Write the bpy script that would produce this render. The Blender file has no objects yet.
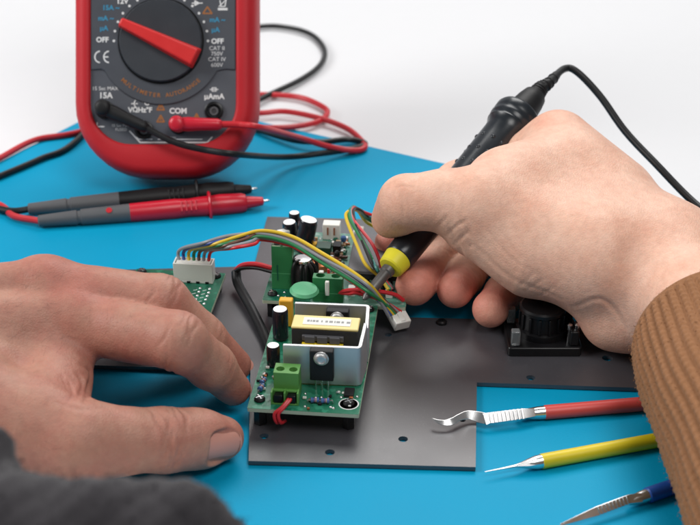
import bpy, bmesh, math, random
import numpy as np
from mathutils import Vector, Matrix, Quaternion

random.seed(7); np.random.seed(7)
S = 0.01                      # everything below is written in centimetres
sc = bpy.context.scene
col = sc.collection

# ------------------------------------------------------------------ camera
TH, FPX, DIST = math.radians(28), 1400.0, 61.0
CAM = np.array([0, -DIST*math.cos(TH), DIST*math.sin(TH)])
AR = np.array([1.0, 0, 0]); AU = np.array([0, math.sin(TH), math.cos(TH)]); AW = np.array([0, math.cos(TH), -math.sin(TH)])
cd = bpy.data.cameras.new('camera'); cam = bpy.data.objects.new('camera', cd); col.objects.link(cam)
cam.location = CAM*S; cam.rotation_euler = (math.pi/2-TH, 0, 0)
cd.sensor_width = 36; cd.lens = FPX/700*36; cd.clip_start = 0.01; cd.clip_end = 50
cd.dof.use_dof = True; cd.dof.focus_distance = 0.525; cd.dof.aperture_fstop = 20
sc.camera = cam

# ------------------------------------------------------------------ light
w = bpy.data.worlds.new('World'); sc.world = w; w.use_nodes = True
w.node_tree.nodes['Background'].inputs[0].default_value = (0.95, 0.975, 1.0, 1)
w.node_tree.nodes['Background'].inputs[1].default_value = 0.15
def area(name, loc, target, size, watts, color):
    l = bpy.data.lights.new(name, 'AREA'); l.shape = 'RECTANGLE'; l.size, l.size_y = size; l.energy = watts; l.color = color
    o = bpy.data.objects.new(name, l); col.objects.link(o); o.location = Vector(loc)*S
    o.rotation_euler = (Vector(target)-Vector(loc)).to_track_quat('-Z', 'Y').to_euler(); return o
area('softbox_key', (25, 85, 115), (3, -6, 0), (0.8, 0.7), 10.5, (1.0, 0.985, 0.965))
area('softbox_side', (-95, -10, 72), (4, -4, 0), (0.55, 0.5), 8.0, (1.0, 0.99, 0.98))
area('added_backdrop_fill', (0, 75, 150), (0, 170, 80), (1.4, 0.6), 6.0, (1.0, 1.0, 1.0))  # added fill, whitens the backdrop so the plate reflects it
area('added_front_fill', (34, -60, 105), (6, 0, 0), (0.5, 0.5), 5.2, (1.0, 0.985, 0.965))  # added fill lamp that brightens surfaces facing the camera
sc.view_settings.view_transform = 'Standard'; sc.view_settings.look = 'None'
sc.view_settings.exposure = 0.2; sc.view_settings.gamma = 1.0; sc.view_settings.use_curve_mapping = False
sc.cycles.use_denoising = True
sc.cycles.max_bounces = 8

# ------------------------------------------------------------------ helpers
def ray(u, v): return AW + AR*(u-350)/FPX + AU*(262.5-v)/FPX
def P(u, v, z=0.0):           # point of the desk, at height z, that the photograph shows at (u, v)
    r = ray(u, v); return CAM + r*((z-CAM[2])/r[2])
def D(u, v, d): return CAM + ray(u, v)*d
def V(*a): return np.array(a, float)
def nrm(a): a = np.asarray(a, float); return a/np.linalg.norm(a)

def perp(t):
    t = nrm(t); a = V(0, 0, 1) if abs(t[2]) < 0.9 else V(1, 0, 0)
    x = nrm(np.cross(a, t)); return x, np.cross(t, x)

def spline(pts, n=10):
    p = [np.asarray(q, float) for q in pts]; p = [2*p[0]-p[1]] + p + [2*p[-1]-p[-2]]
    out = []
    for i in range(1, len(p)-2):
        for k in range(n):
            t = k/n
            out.append(0.5*((2*p[i]) + (p[i+1]-p[i-1])*t + (2*p[i-1]-5*p[i]+4*p[i+1]-p[i+2])*t*t + (3*p[i]-p[i-1]-3*p[i+1]+p[i+2])*t**3))
    out.append(p[-2]); return out

class MB:
    def __init__(s): s.v = []; s.f = []; s.m = None
    def add(s, vs, fs):
        o = len(s.v); s.v += [np.asarray(q, float) for q in vs]; s.f += [[i+o for i in f] for f in fs]; return s
    def box(s, c, d, rz=0, M=None):
        x, y, z = [q/2 for q in d]
        vs = [V(i*x, j*y, k*z) for k in (-1, 1) for j in (-1, 1) for i in (-1, 1)]
        if rz: ca, sa = math.cos(rz), math.sin(rz); vs = [V(ca*q[0]-sa*q[1], sa*q[0]+ca*q[1], q[2]) for q in vs]
        if M is not None: vs = [M @ q for q in vs]
        return s.add([q+V(*c) for q in vs], [[0, 2, 3, 1], [4, 5, 7, 6], [0, 1, 5, 4], [2, 6, 7, 3], [0, 4, 6, 2], [1, 3, 7, 5]])
    def lathe(s, p0, axis, prof, n=20, ex=1.0):
        a = nrm(axis); x, y = perp(a); vs = []; fs = []; p0 = np.asarray(p0, float)
        for t, r in prof:
            for k in range(n):
                an = 2*math.pi*k/n; vs.append(p0 + a*t + (x*math.cos(an) + y*math.sin(an)*ex)*r)
        for i in range(len(prof)-1):
            for k in range(n): k2 = (k+1) % n; fs.append([i*n+k, i*n+k2, (i+1)*n+k2, (i+1)*n+k])
        if prof[0][1] > 1e-6: fs.append(list(range(n))[::-1])
        if prof[-1][1] > 1e-6: fs.append([(len(prof)-1)*n+k for k in range(n)])
        return s.add(vs, fs)
    def cyl(s, p0, p1, r0, r1=None, n=20):
        p0 = np.asarray(p0, float); p1 = np.asarray(p1, float); L = np.linalg.norm(p1-p0)
        return s.lathe(p0, p1-p0, [(0, r0), (L, r0 if r1 is None else r1)], n)
    def tube(s, path, r, n=10, sq=None):
        path = [np.asarray(q, float) for q in path]; m = len(path)
        rr = r if hasattr(r, '__len__') else [r]*m
        t0 = nrm(path[1]-path[0]); x, y = perp(t0); vs = []; fs = []
        for i in range(m):
            t = nrm(path[min(i+1, m-1)]-path[max(i-1, 0)])
            x = nrm(x - t*np.dot(x, t)); y = np.cross(t, x)
            for k in range(n):
                an = 2*math.pi*k/n; c, q = math.cos(an), math.sin(an)
                vs.append(path[i] + (x*c + y*q)*rr[i])
        for i in range(m-1):
            for k in range(n): k2 = (k+1) % n; fs.append([i*n+k, i*n+k2, (i+1)*n+k2, (i+1)*n+k])
        fs.append(list(range(n))[::-1]); fs.append([(m-1)*n+k for k in range(n)])
        return s.add(vs, fs)
    def prism(s, poly, z0, z1):
        n = len(poly); vs = [V(a, b, z0) for a, b in poly] + [V(a, b, z1) for a, b in poly]
        fs = [list(range(n))[::-1], list(range(n, 2*n))] + [[k, (k+1) % n, n+(k+1) % n, n+k] for k in range(n)]
        return s.add(vs, fs)
    def sphere(s, c, r, n=14, sz=1.0):
        m = n//2+1
        prof = [(-math.cos(math.pi*i/m)*r*sz, max(1e-7, math.sin(math.pi*i/m)*r)) for i in range(m+1)]
        return s.lathe(np.asarray(c, float), V(0, 0, 1), prof, n)

MATS = {}
def mat(name, c, rough=0.5, metal=0.0, var=0.06, nscale=120, bump=0.0, bscale=600, coat=0.0, spec=0.5, sss=0.0, trans=0.0, speck=None):
    if name in MATS: return MATS[name]
    m = bpy.data.materials.new(name); m.use_nodes = True; MATS[name] = m
    N, L = m.node_tree.nodes, m.node_tree.links; b = N['Principled BSDF']
    b.inputs['Roughness'].default_value = rough; b.inputs['Metallic'].default_value = metal
    b.inputs['Specular IOR Level'].default_value = spec
    if coat: b.inputs['Coat Weight'].default_value = coat; b.inputs['Coat Roughness'].default_value = 0.15
    if trans: b.inputs['Transmission Weight'].default_value = trans
    if sss: b.inputs['Subsurface Weight'].default_value = sss; b.inputs['Subsurface Scale'].default_value = 0.002; b.inputs['Subsurface Radius'].default_value = (1, 0.5, 0.3)
    tc = N.new('ShaderNodeTexCoord')
    no = N.new('ShaderNodeTexNoise'); no.inputs['Scale'].default_value = nscale; no.inputs['Detail'].default_value = 5
    L.new(tc.outputs['Object'], no.inputs['Vector'])
    mx = N.new('ShaderNodeMix'); mx.data_type = 'RGBA'
    mx.inputs['A'].default_value = (*[q*(1-var) for q in c], 1); mx.inputs['B'].default_value = (*[min(1, q*(1+var)+0.004) for q in c], 1)
    L.new(no.outputs['Fac'], mx.inputs['Factor']); out = mx.outputs['Result']
    if speck:
        n2 = N.new('ShaderNodeTexNoise'); n2.inputs['Scale'].default_value = speck[1]; n2.inputs['Detail'].default_value = 3
        L.new(tc.outputs['Object'], n2.inputs['Vector'])
        rp = N.new('ShaderNodeValToRGB'); rp.color_ramp.elements[0].position = speck[2]; rp.color_ramp.elements[1].position = speck[2]+0.04
        L.new(n2.outputs['Fac'], rp.inputs['Fac'])
        m2 = N.new('ShaderNodeMix'); m2.data_type = 'RGBA'; L.new(rp.outputs['Color'], m2.inputs['Factor']); L.new(out, m2.inputs['A'])
        m2.inputs['B'].default_value = (*speck[0], 1); out = m2.outputs['Result']
    L.new(out, b.inputs['Base Color'])
    mr = N.new('ShaderNodeMapRange'); mr.inputs['To Min'].default_value = max(0.02, rough-0.07); mr.inputs['To Max'].default_value = min(1, rough+0.07)
    L.new(no.outputs['Fac'], mr.inputs['Value']); L.new(mr.outputs['Result'], b.inputs['Roughness'])
    if bump:
        n3 = N.new('ShaderNodeTexNoise'); n3.inputs['Scale'].default_value = bscale; n3.inputs['Detail'].default_value = 4
        L.new(tc.outputs['Object'], n3.inputs['Vector'])
        bp = N.new('ShaderNodeBump'); bp.inputs['Strength'].default_value = bump; bp.inputs['Distance'].default_value = 0.0004
        L.new(n3.outputs['Fac'], bp.inputs['Height']); L.new(bp.outputs['Normal'], b.inputs['Normal'])
    return m

PM = {}
def thing(name, loc, label, cat, rz=0, group=None, M=None):
    o = bpy.data.objects.new(name, None); col.objects.link(o); o.empty_display_size = 0.01
    m = Matrix.Translation(Vector(loc)*S) @ (M.to_4x4() if M is not None else Matrix.Rotation(rz, 4, 'Z'))
    o.matrix_world = m; PM[o] = m
    o['label'] = label; o['category'] = cat
    if group: o['group'] = group
    return o

def link_mesh(name, me, material, parent=None, world=False, smooth=True, bevel=0, angle=35, bseg=2):
    o = bpy.data.objects.new(name, me); col.objects.link(o)
    if material is not None and not me.materials: me.materials.append(material)
    if parent is not None:
        o.parent = parent
        if world: o.matrix_parent_inverse = root_m(parent).inverted()
    PM[o] = Matrix.Identity(4) if (world or parent is None) else root_m(parent)
    me.polygons.foreach_set('use_smooth', [smooth]*len(me.polygons))
    if smooth:
        try: me.set_sharp_from_angle(angle=math.radians(angle))
        except Exception: pass
    if bevel:
        b = o.modifiers.new('bevel', 'BEVEL'); b.width = bevel*S; b.segments = bseg; b.limit_method = 'ANGLE'; b.angle_limit = math.radians(40); b.harden_normals = False
    me.update(); return o
def root_m(o):
    while o is not None:
        if o in PM: return PM[o]
        o = o.parent
    return Matrix.Identity(4)

def part(name, mb, material, parent=None, world=False, smooth=True, bevel=0, angle=35, bseg=2, label=None):
    me = bpy.data.meshes.new(name)
    me.from_pydata([(q[0]*S, q[1]*S, q[2]*S) for q in mb.v], [], mb.f); me.update()
    bm = bmesh.new(); bm.from_mesh(me); bmesh.ops.recalc_face_normals(bm, faces=bm.faces); bm.to_mesh(me); bm.free()
    o = link_mesh(name, me, material, parent, world, smooth, bevel, angle, bseg)
    if label: o['label'] = label
    return o
def subpart(name, mb, material, p, **k):     # child of a part that shares its thing's frame
    return part(name, mb, material, p, **k)

def curve_mesh(cu):
    o = bpy.data.objects.new('tmp', cu); col.objects.link(o)
    dg = bpy.context.evaluated_depsgraph_get(); dg.update()
    me = bpy.data.meshes.new_from_object(o.evaluated_get(dg)); bpy.data.objects.remove(o); return me

def text_part(name, s, x, y, z, h, material, parent, rot=0, M=None, depth=0.004, bold=0.0):
    cu = bpy.data.curves.new('t', 'FONT'); cu.body = s; cu.size = h*1.36; cu.align_x = 'CENTER'; cu.align_y = 'CENTER'
    cu.extrude = depth; cu.offset = bold; cu.resolution_u = 3
    me = curve_mesh(cu)
    R = Matrix.Translation((x*S, y*S, z*S)) @ Matrix.Rotation(rot, 4, 'Z') @ Matrix.Scale(S, 4)
    me.transform(R)
    return link_mesh(name, me, material, parent, smooth=False)

def flat_shape(outlines, z0, z1, bev=0.0):   # a plate with holes: first outline outer, the rest holes
    cu = bpy.data.curves.new('plate', 'CURVE'); cu.dimensions = '2D'; cu.fill_mode = 'BOTH'
    for ol in outlines:
        sp = cu.splines.new('POLY'); sp.points.add(len(ol)-1); sp.use_cyclic_u = True
        for q, (a, b) in zip(sp.points, ol): q.co = (a*S, b*S, 0, 1)
    cu.extrude = (z1-z0)/2*S; me = curve_mesh(cu)
    me.transform(Matrix.Translation((0, 0, (z0+z1)/2*S))); return me
def circle(cx, cy, r, n=18): return [(cx+r*math.cos(2*math.pi*k/n), cy+r*math.sin(2*math.pi*k/n)) for k in range(n)]
def rrect(x0, x1, y0, y1, rbl, rbr, rtr, rtl, n=8):
    out = []
    for cx, cy, r, a0 in ((x0+rbl, y0+rbl, rbl, math.pi), (x1-rbr, y0+rbr, rbr, 1.5*math.pi), (x1-rtr, y1-rtr, rtr, 0), (x0+rtl, y1-rtl, rtl, 0.5*math.pi)):
        for k in range(n+1):
            a = a0 + k/n*math.pi/2; out.append((cx+r*math.cos(a), cy+r*math.sin(a)))
    return out

# ------------------------------------------------------------------ materials
m_table = mat('white_table', (0.69, 0.695, 0.712), 0.7, var=0.01)
m_mat = mat('blue_silicone', (0.0, 0.31, 0.53), 0.46, var=0.09, nscale=14, bump=0.12, bscale=900, spec=0.10)
m_plate = mat('black_coated_steel', (0.048, 0.047, 0.054), 0.38, spec=1.0, var=0.12, nscale=60, bump=0.07, bscale=1800, speck=((0.07, 0.068, 0.076), 900, 0.66))
m_black = mat('black_plastic', (0.006, 0.006, 0.007), 0.3, var=0.2, spec=0.3)
m_blackm = mat('matt_black_plastic', (0.009, 0.009, 0.010), 0.5, var=0.2, bump=0.1, spec=0.3)
m_rubber = mat('black_cable', (0.008, 0.008, 0.009), 0.42, var=0.2, spec=0.35)
m_redcable = mat('red_cable', (0.55, 0.012, 0.022), 0.4)
m_red = mat('red_rubber', (0.52, 0.014, 0.022), 0.5, var=0.1, nscale=40, bump=0.12, bscale=1200, spec=0.3)
m_dialred = mat('dial_red', (0.72, 0.018, 0.018), 0.42, bump=0.1)
m_face = mat('meter_grey', (0.085, 0.092, 0.11), 0.42, var=0.06, bump=0.06)
m_face2 = mat('meter_dark_grey', (0.066, 0.072, 0.087), 0.42, var=0.06, bump=0.06)
m_dial = mat('dial_grey', (0.038, 0.043, 0.052), 0.33, var=0.06)
m_white_ink = mat('white_ink', (0.78, 0.78, 0.78), 0.6, var=0.02)
m_blue_ink = mat('blue_ink', (0.03, 0.25, 0.42), 0.6, var=0.02)
m_orange_ink = mat('orange_ink', (0.36, 0.13, 0.03), 0.6, var=0.02)
m_grey_ink = mat('grey_ink', (0.3, 0.3, 0.29), 0.7)
m_boot = mat('grey_boot', (0.095, 0.098, 0.105), 0.55, bump=0.1)
m_metal = mat('bright_metal', (0.72, 0.72, 0.72), 0.22, 1.0, var=0.05)
m_solder = mat('solder', (0.62, 0.62, 0.62), 0.28, 1.0, var=0.1)
m_alu = mat('brushed_aluminium', (0.60, 0.605, 0.615), 0.45, 0.8, var=0.1, nscale=90, bump=0.1, bscale=300)
m_tip = mat('iron_tip', (0.16, 0.155, 0.15), 0.45, 0.7, var=0.3)
m_yellow = mat('yellow_ring', (0.78, 0.70, 0.03), 0.45)
m_iron = mat('iron_handle', (0.008, 0.012, 0.017), 0.3, var=0.2, spec=0.5)
m_pcb = mat('pcb_green', (0.012, 0.155, 0.085), 0.24, var=0.15, nscale=200, bump=0.15, bscale=500, spec=0.6, speck=((0.035, 0.25, 0.15), 260, 0.54))
m_pcb_lt = mat('pcb_pale_green', (0.10, 0.27, 0.20), 0.35, var=0.2, nscale=200, bump=0.15, bscale=500, speck=((0.28, 0.42, 0.36), 330, 0.56))
m_pcb_dk = mat('pcb_dark_green', (0.008, 0.105, 0.060), 0.3, var=0.15, nscale=200, speck=((0.02, 0.17, 0.10), 260, 0.56))
m_fr4 = mat('board_edge', (0.42, 0.48, 0.36), 0.6)
m_term = mat('terminal_green', (0.10, 0.30, 0.06), 0.42, var=0.08)
m_term2 = mat('terminal_deep_green', (0.03, 0.22, 0.075), 0.42, var=0.1)
m_white = mat('white_nylon', (0.78, 0.77, 0.72), 0.4, var=0.03, sss=0.1)
m_capsleeve = mat('capacitor_sleeve', (0.010, 0.010, 0.016), 0.22, var=0.2)
m_yel = mat('film_cap_yellow', (0.75, 0.40, 0.03), 0.4)
m_tape = mat('transformer_tape', (0.80, 0.66, 0.27), 0.38, var=0.05)
m_core = mat('ferrite', (0.028, 0.028, 0.03), 0.45, var=0.2, bump=0.3)
m_core_grey = mat('bobbin_grey', (0.11, 0.11, 0.12), 0.4, 0.2)
m_lacquer = mat('winding_tape', (0.72, 0.52, 0.02), 0.45)
m_disc = mat('varistor_green', (0.10, 0.42, 0.21), 0.45, var=0.1)
m_copper = mat('copper_coil', (0.42, 0.13, 0.05), 0.35, 0.6, var=0.2)
m_blue_res = mat('blue_resistor', (0.05, 0.13, 0.33), 0.4, var=0.2)
m_chip = mat('grey_heat_cover', (0.105, 0.102, 0.11), 0.45, var=0.1, bump=0.15)
WC = {n: mat('wire_'+n, c, 0.4) for n, c in dict(red=(0.60, 0.02, 0.03), green=(0.02, 0.20, 0.07), yellow=(0.72, 0.50, 0.03), grey=(0.26, 0.27, 0.29), blue=(0.03, 0.07, 0.30), white=(0.72, 0.71, 0.68), black=(0.012, 0.012, 0.013), brown=(0.13, 0.05, 0.03), orange=(0.62, 0.16, 0.02), teal=(0.04, 0.20, 0.18)).items()}
m_hred = mat('handle_red', (0.66, 0.07, 0.06), 0.42, bump=0.08)
m_hyel = mat('handle_yellow', (0.72, 0.56, 0.01), 0.42, bump=0.08)
m_hblue = mat('handle_blue', (0.01, 0.07, 0.33), 0.42, bump=0.08)
m_clear = mat('clear_plastic', (0.30, 0.32, 0.33), 0.12, trans=0.6)
m_nail = mat('fingernail', (0.70, 0.31, 0.24), 0.45, var=0.05, nscale=80, sss=0.2)

def m_knit(name, c, fz):
    m = mat(name, c, 0.95, var=0.22, nscale=900, bump=0.4, bscale=2600, spec=0.1)
    b = m.node_tree.nodes['Principled BSDF']; b.inputs['Sheen Weight'].default_value = fz; b.inputs['Sheen Roughness'].default_value = 0.5; return m
m_sleeve = m_knit('brown_rib_knit', (0.30, 0.142, 0.066), 0.08)
m_fleece = m_knit('charcoal_fleece', (0.034, 0.031, 0.035), 0.2)

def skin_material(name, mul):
    m = bpy.data.materials.new(name); m.use_nodes = True
    N, L = m.node_tree.nodes, m.node_tree.links; b = N['Principled BSDF']
    tc = N.new('ShaderNodeTexCoord'); at = N.new('ShaderNodeAttribute'); at.attribute_name = 'tone'
    n1 = N.new('ShaderNodeTexNoise'); n1.inputs['Scale'].default_value = 70; n1.inputs['Detail'].default_value = 6; n1.inputs['Roughness'].default_value = 0.65
    n2 = N.new('ShaderNodeTexNoise'); n2.inputs['Scale'].default_value = 420; n2.inputs['Detail'].default_value = 4
    vo = N.new('ShaderNodeTexVoronoi'); vo.feature = 'DISTANCE_TO_EDGE'; vo.inputs['Scale'].default_value = 900; vo.inputs['Randomness'].default_value = 1.0
    for n in (n1, n2, vo): L.new(tc.outputs['Object'], n.inputs['Vector'])
    a = N.new('ShaderNodeMath'); a.operation = 'MULTIPLY_ADD'; a.inputs[1].default_value = 1.25; a.inputs[2].default_value = -0.6
    L.new(n1.outputs['Fac'], a.inputs[0])
    s = N.new('ShaderNodeMath'); s.operation = 'ADD'; s.use_clamp = True; L.new(a.outputs[0], s.inputs[0]); L.new(at.outputs['Fac'], s.inputs[1])
    rp = N.new('ShaderNodeValToRGB'); e = rp.color_ramp.elements
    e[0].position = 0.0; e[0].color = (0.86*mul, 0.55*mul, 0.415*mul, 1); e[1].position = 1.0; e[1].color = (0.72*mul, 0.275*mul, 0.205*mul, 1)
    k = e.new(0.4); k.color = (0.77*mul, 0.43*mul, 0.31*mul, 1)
    L.new(s.outputs[0], rp.inputs['Fac'])
    mx = N.new('ShaderNodeMix'); mx.data_type = 'RGBA'; mx.blend_type = 'MULTIPLY'; mx.inputs['Factor'].default_value = 0.22
    r2 = N.new('ShaderNodeMapRange'); r2.inputs['From Min'].default_value = 0.3; r2.inputs['From Max'].default_value = 0.7; r2.inputs['To Min'].default_value = 0.55; r2.inputs['To Max'].default_value = 1.1
    L.new(n2.outputs['Fac'], r2.inputs['Value']); L.new(rp.outputs['Color'], mx.inputs['A']); L.new(r2.outputs['Result'], mx.inputs['B'])
    L.new(mx.outputs['Result'], b.inputs['Base Color'])
    b.inputs['Roughness'].default_value = 0.5; b.inputs['Specular IOR Level'].default_value = 0.32
    b.inputs['Subsurface Weight'].default_value = 0.13; b.inputs['Subsurface Radius'].default_value = (1.0, 0.36, 0.2); b.inputs['Subsurface Scale'].default_value = 0.0035
    mr = N.new('ShaderNodeMapRange'); mr.inputs['From Max'].default_value = 0.25; L.new(vo.outputs['Distance'], mr.inputs['Value'])
    ad = N.new('ShaderNodeMath'); ad.operation = 'MULTIPLY_ADD'; ad.inputs[1].default_value = 0.3; L.new(mr.outputs['Result'], ad.inputs[0]); L.new(n2.outputs['Fac'], ad.inputs[2])
    bp = N.new('ShaderNodeBump'); bp.inputs['Strength'].default_value = 0.42; bp.inputs['Distance'].default_value = 0.00035
    L.new(ad.outputs[0], bp.inputs['Height']); L.new(bp.outputs['Normal'], b.inputs['Normal'])
    return m
m_skin = skin_material('skin', 1.0); m_skin_shaded = skin_material('shaded_skin', 0.62)  # second one is the same skin, darkened to put the left hand's shade in

# ------------------------------------------------------------------ setting
mb = MB(); prof = [(-150, 0), (130, 0)]
for k in range(1, 13): a = k/12*math.pi/2; prof.append((130+40*math.sin(a), 40-40*math.cos(a)))
prof.append((170, 190))
vs = []; fs = []
for y, z in prof: vs += [V(-190, y, z), V(190, y, z)]
for i in range(len(prof)-1): fs.append([2*i, 2*i+1, 2*i+3, 2*i+2])
mb.add(vs, fs); o = part('backdrop', mb, m_table, angle=80); o['kind'] = 'structure'; o['label'] = 'white seamless tabletop curving up behind'

# blue mat, lying askew
ca, cb = V(-0.5, -0.866), V(0.866, -0.5); c0 = V(-12.1, 20.1)
def matp(a, b): q = c0 + ca*a + cb*b; return (q[0], q[1])
mt = thing('work_mat', (c0[0], c0[1], 0), 'thin bright blue silicone mat under the electronics', 'mat')
mb = MB(); ol = []
LA, LB, rr = 28.9, 46.0, 0.5
for (a, b, a0) in ((rr, rr, 180), (LA-rr, rr, 270), (LA-rr, LB-rr, 0), (rr, LB-rr, 90)):
    for k in range(5):
        t = math.radians(a0+k*22.5); ol.append(matp(a+rr*math.sin(t+math.pi/2)*0 + rr*math.cos(t), b+rr*math.sin(t)))
mb.prism(ol, 0.004, 0.1); part('sheet', mb, m_mat, mt, world=True, bevel=0.02)

# black plate
plate_ol = [(-3.80, 3.92), (2.55, 3.55), (2.2, -5.25), (13.5, -5.75), (13.6, -10.6), (4.71, -10.05), (4.25, -15.3), (-3.45, -14.95), (-3.75, -9.2), (-11.4, -8.75), (-11.2, -1.3), (-4.12, -0.9)]
hl = [(-0.69, -14.45, .17), (1.85, -13.67, .17), (-3.0, -13.49, .16), (6.75, -9.72, .17), (9.83, -8.35, .2), (3.65, -5.72, .15), (3.35, -8.9, .0), (1.5, -6.6, 0.14), (4.0, -12.5, .12)]
me = flat_shape([plate_ol] + [circle(x, y, r) for x, y, r in hl if r > 0], 0.14, 0.3)
pl = thing('mounting_plate', (0, -8, 0.14), 'flat black steel plate with cut-out corners and round holes under boards', 'metal plate')
link_mesh('sheet', me, m_plate, pl, world=True, smooth=False, bevel=0.015)
mb = MB(); p = V(3.65, -5.72, 0.3); mb.lathe(p, V(0, 0, 1), [(0, .22), (.1, .22), (.15, .15), (.15, .08), (.08, .07)], 14); part('screw', mb, m_black, pl, world=True)
# rubber feet that hold the plate just above the mat
for x, y in ((-3.2, 3.2), (2.0, 3.0), (12.8, -6.2), (-10.8, -8.2), (4.0, -14.6), (-10.6, -1.9)):
    mb = MB(); mb.cyl((x, y, 0.101), (x, y, 0.139), 0.3, n=12); part('foot', mb, m_black, pl, world=True)

# ------------------------------------------------------------------ multimeter
MS = 65.5/FPX
mo = D(165, 172, 65.5)
Mr = Matrix((AR, AU, -AW)).transposed()
meter = thing('multimeter', mo, 'red and grey handheld multimeter with round dial propped on blue mat', 'multimeter', M=Mr)
def mp(u, v): return ((u-165)*MS, (172-v)*MS)
X0, X1, Y0, Y1 = (72-165)*MS, (257.5-165)*MS, -0.25, 18.5
def layer(ins, z, mid=0.0):
    q = rrect(X0+ins, X1-ins, Y0+ins, Y1-ins, max(.3, 3.5-ins), max(.3, 3.5-ins), max(.3, 1.6-ins), max(.3, 1.6-ins), 10)
    return [V(a, b, z) for a, b in q]
px0, px1 = (90.5-165)*MS, (236-165)*MS
def inner(ins, z):
    q = rrect(px0+ins, px1-ins, 1.30+ins, 17.6-ins, 1.9-ins, 1.9-ins, 0.8, 0.8, 10); return [V(a, b, z) for a, b in q]
lay = [layer(1.0, -3.3), layer(.5, -3.15), layer(.18, -2.8), layer(0.02, -2.2), layer(0, -1.4), layer(.05, -.6), layer(.17, -.18), layer(.36, 0.03), layer(.55, .1)]
n = len(lay[0]); lay += [inner(-.12, .1), inner(-.04, .06), inner(0, -.02), inner(0, -.2)]
mb = MB(); mb.add([q for l in lay for q in l], [[i*n+k, i*n+(k+1) % n, (i+1)*n+(k+1) % n, (i+1)*n+k] for i in range(len(lay)-1) for k in range(n)] + [list(range(n))[::-1]])
part('holster', mb, m_red, meter, angle=60)
mb = MB(); mb.prism([(q[0], q[1]) for q in inner(-.03, 0)], -.6, -.06); pan = part('face_panel', mb, m_face, meter, bevel=.02)
# raised upper deck with a bulge round the dial
dcx, dcy = mp(161, 41)
yb = (172-71)*MS; Rd = 2.98
a0 = math.asin((dcy-yb)/Rd)
pts = []
hx = Rd*math.cos(a0)
pts += [(px0+.02, yb+.05), (px0+.5, yb+.08)]
for k in range(25):
    a = math.pi+a0 + (math.pi-2*a0)*k/24; pts.append((dcx+Rd*math.cos(a), dcy+Rd*math.sin(a)))
pts += [(px1-.5, yb+.08), (px1-.02, yb+.05), (px1-.02, 17.5), (px0+.02, 17.5)]
mb = MB(); mb.prism(pts, -.07, .02); deck = part('upper_panel', mb, m_face2, meter, bevel=.05, bseg=3)
mb = MB(); mb.lathe((dcx, dcy, .021), (0, 0, 1), [(0, 2.02), (.004, 2.02), (.004, 1.93)], 64); part('dial_groove', mb, m_black, meter)
dial = MB(); dial.lathe((dcx, dcy, .022), (0, 0, 1), [(0, 1.93), (.22, 1.93), (.28, 1.88), (.24, 1.2), (.22, 0.02)], 64); dial = part('dial', dial, m_dial, meter, angle=50)
# red pointer bar
pa, pb = V(*mp(121, 23)), V(*mp(198, 60)); d = nrm(pb-pa); e = V(-d[1], d[0])
def bar(z, ia, ib, wa, wb): return [V(*(pa+d*ia-e*wa), z), V(*(pb-d*ib-e*wb), z), V(*(pb-d*ib+e*wb), z), V(*(pa+d*ia+e*wa), z)]
b0, b1 = bar(.26, 0, 0, .24, .52), bar(.72, .08, .10, .17, .40)
mb = MB(); mb.add(b0+b1, [[3, 2, 1, 0], [4, 5, 6, 7], [0, 1, 5, 4], [1, 2, 6, 5], [2, 3, 7, 6], [3, 0, 4, 7]]); part('pointer', mb, m_dialred, dial, bevel=.07, bseg=3)
for k in range(16):
    a = math.pi-k*math.radians(12); mb = MB(); mb.cyl((dcx+2.2*math.cos(a), dcy+2.2*math.sin(a), .021), (dcx+2.2*math.cos(a), dcy+2.2*math.sin(a), .027), .062, n=12)
    part('range_dot', mb, m_white_ink, meter, smooth=False)
def tx(s, u, v, h, m, z=.026, rot=0, bold=0.012):
    a, b = mp(u, v); return text_part('printed_text', s, a, b, z, h*MS, m, meter, rot, bold=bold)
tx('OFF', 102.5, 40, 5.2, m_white_ink); tx('OFF', 217.5, 41.5, 5.2, m_white_ink); tx('12V', 122.5, 1.5, 5.4, m_white_ink)
tx('µA', 104, 28.5, 5.0, m_blue_ink); tx('mA ~', 106, 18.5, 5.0, m_blue_ink); tx('15A ~', 111, 8, 5.0, m_blue_ink)
tx('mA ~', 217.5, 20, 5.0, m_blue_ink); tx('µA', 215.5, 30.0, 5.0, m_blue_ink)
tx('CAT II', 217, 48.5, 4.2, m_white_ink, bold=0); tx('750V', 217, 54, 4.2, m_white_ink, bold=0); tx('CAT IV', 217, 59.5, 4.2, m_white_ink, bold=0); tx('600V', 217, 65.2, 4.2, m_white_ink, bold=0)
ZL = -.052
tx('15 Sec MAX', 105, 88.5, 3.8, m_white_ink, ZL, bold=0); tx('15A', 105.5, 95.5, 6.0, m_white_ink, ZL)
tx('µAmA', 214, 96.5, 5.6, m_white_ink, ZL); tx('COM', 178, 111, 5.6, m_white_ink, ZL)
tx('-(-  °C', 140, 103, 5.0, m_white_ink, ZL); tx('VΩHz°F', 140, 110, 5.2, m_white_ink, ZL)
tx('15 Sec MAX', 121, 125.5, 2.8, m_white_ink, ZL, bold=0); tx('FUSED', 121, 129.5, 3.0, m_white_ink, ZL, bold=0)
tx('MAX', 144, 138, 2.6, m_white_ink, ZL, bold=0); tx('750V', 172, 138, 2.6, m_white_ink, ZL, bold=0)
word = 'MULTIMETER AUTORANGE'
for i, ch in enumerate(word):
    if ch == ' ': continue
    a = math.radians(-90 + (i-(len(word)-1)/2)*4.55)
    text_part('printed_letter', ch, dcx+2.55*math.cos(a), dcy+2.55*math.sin(a), .026, .20, m_orange_ink, meter, rot=a+math.pi/2, bold=0.005)
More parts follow.
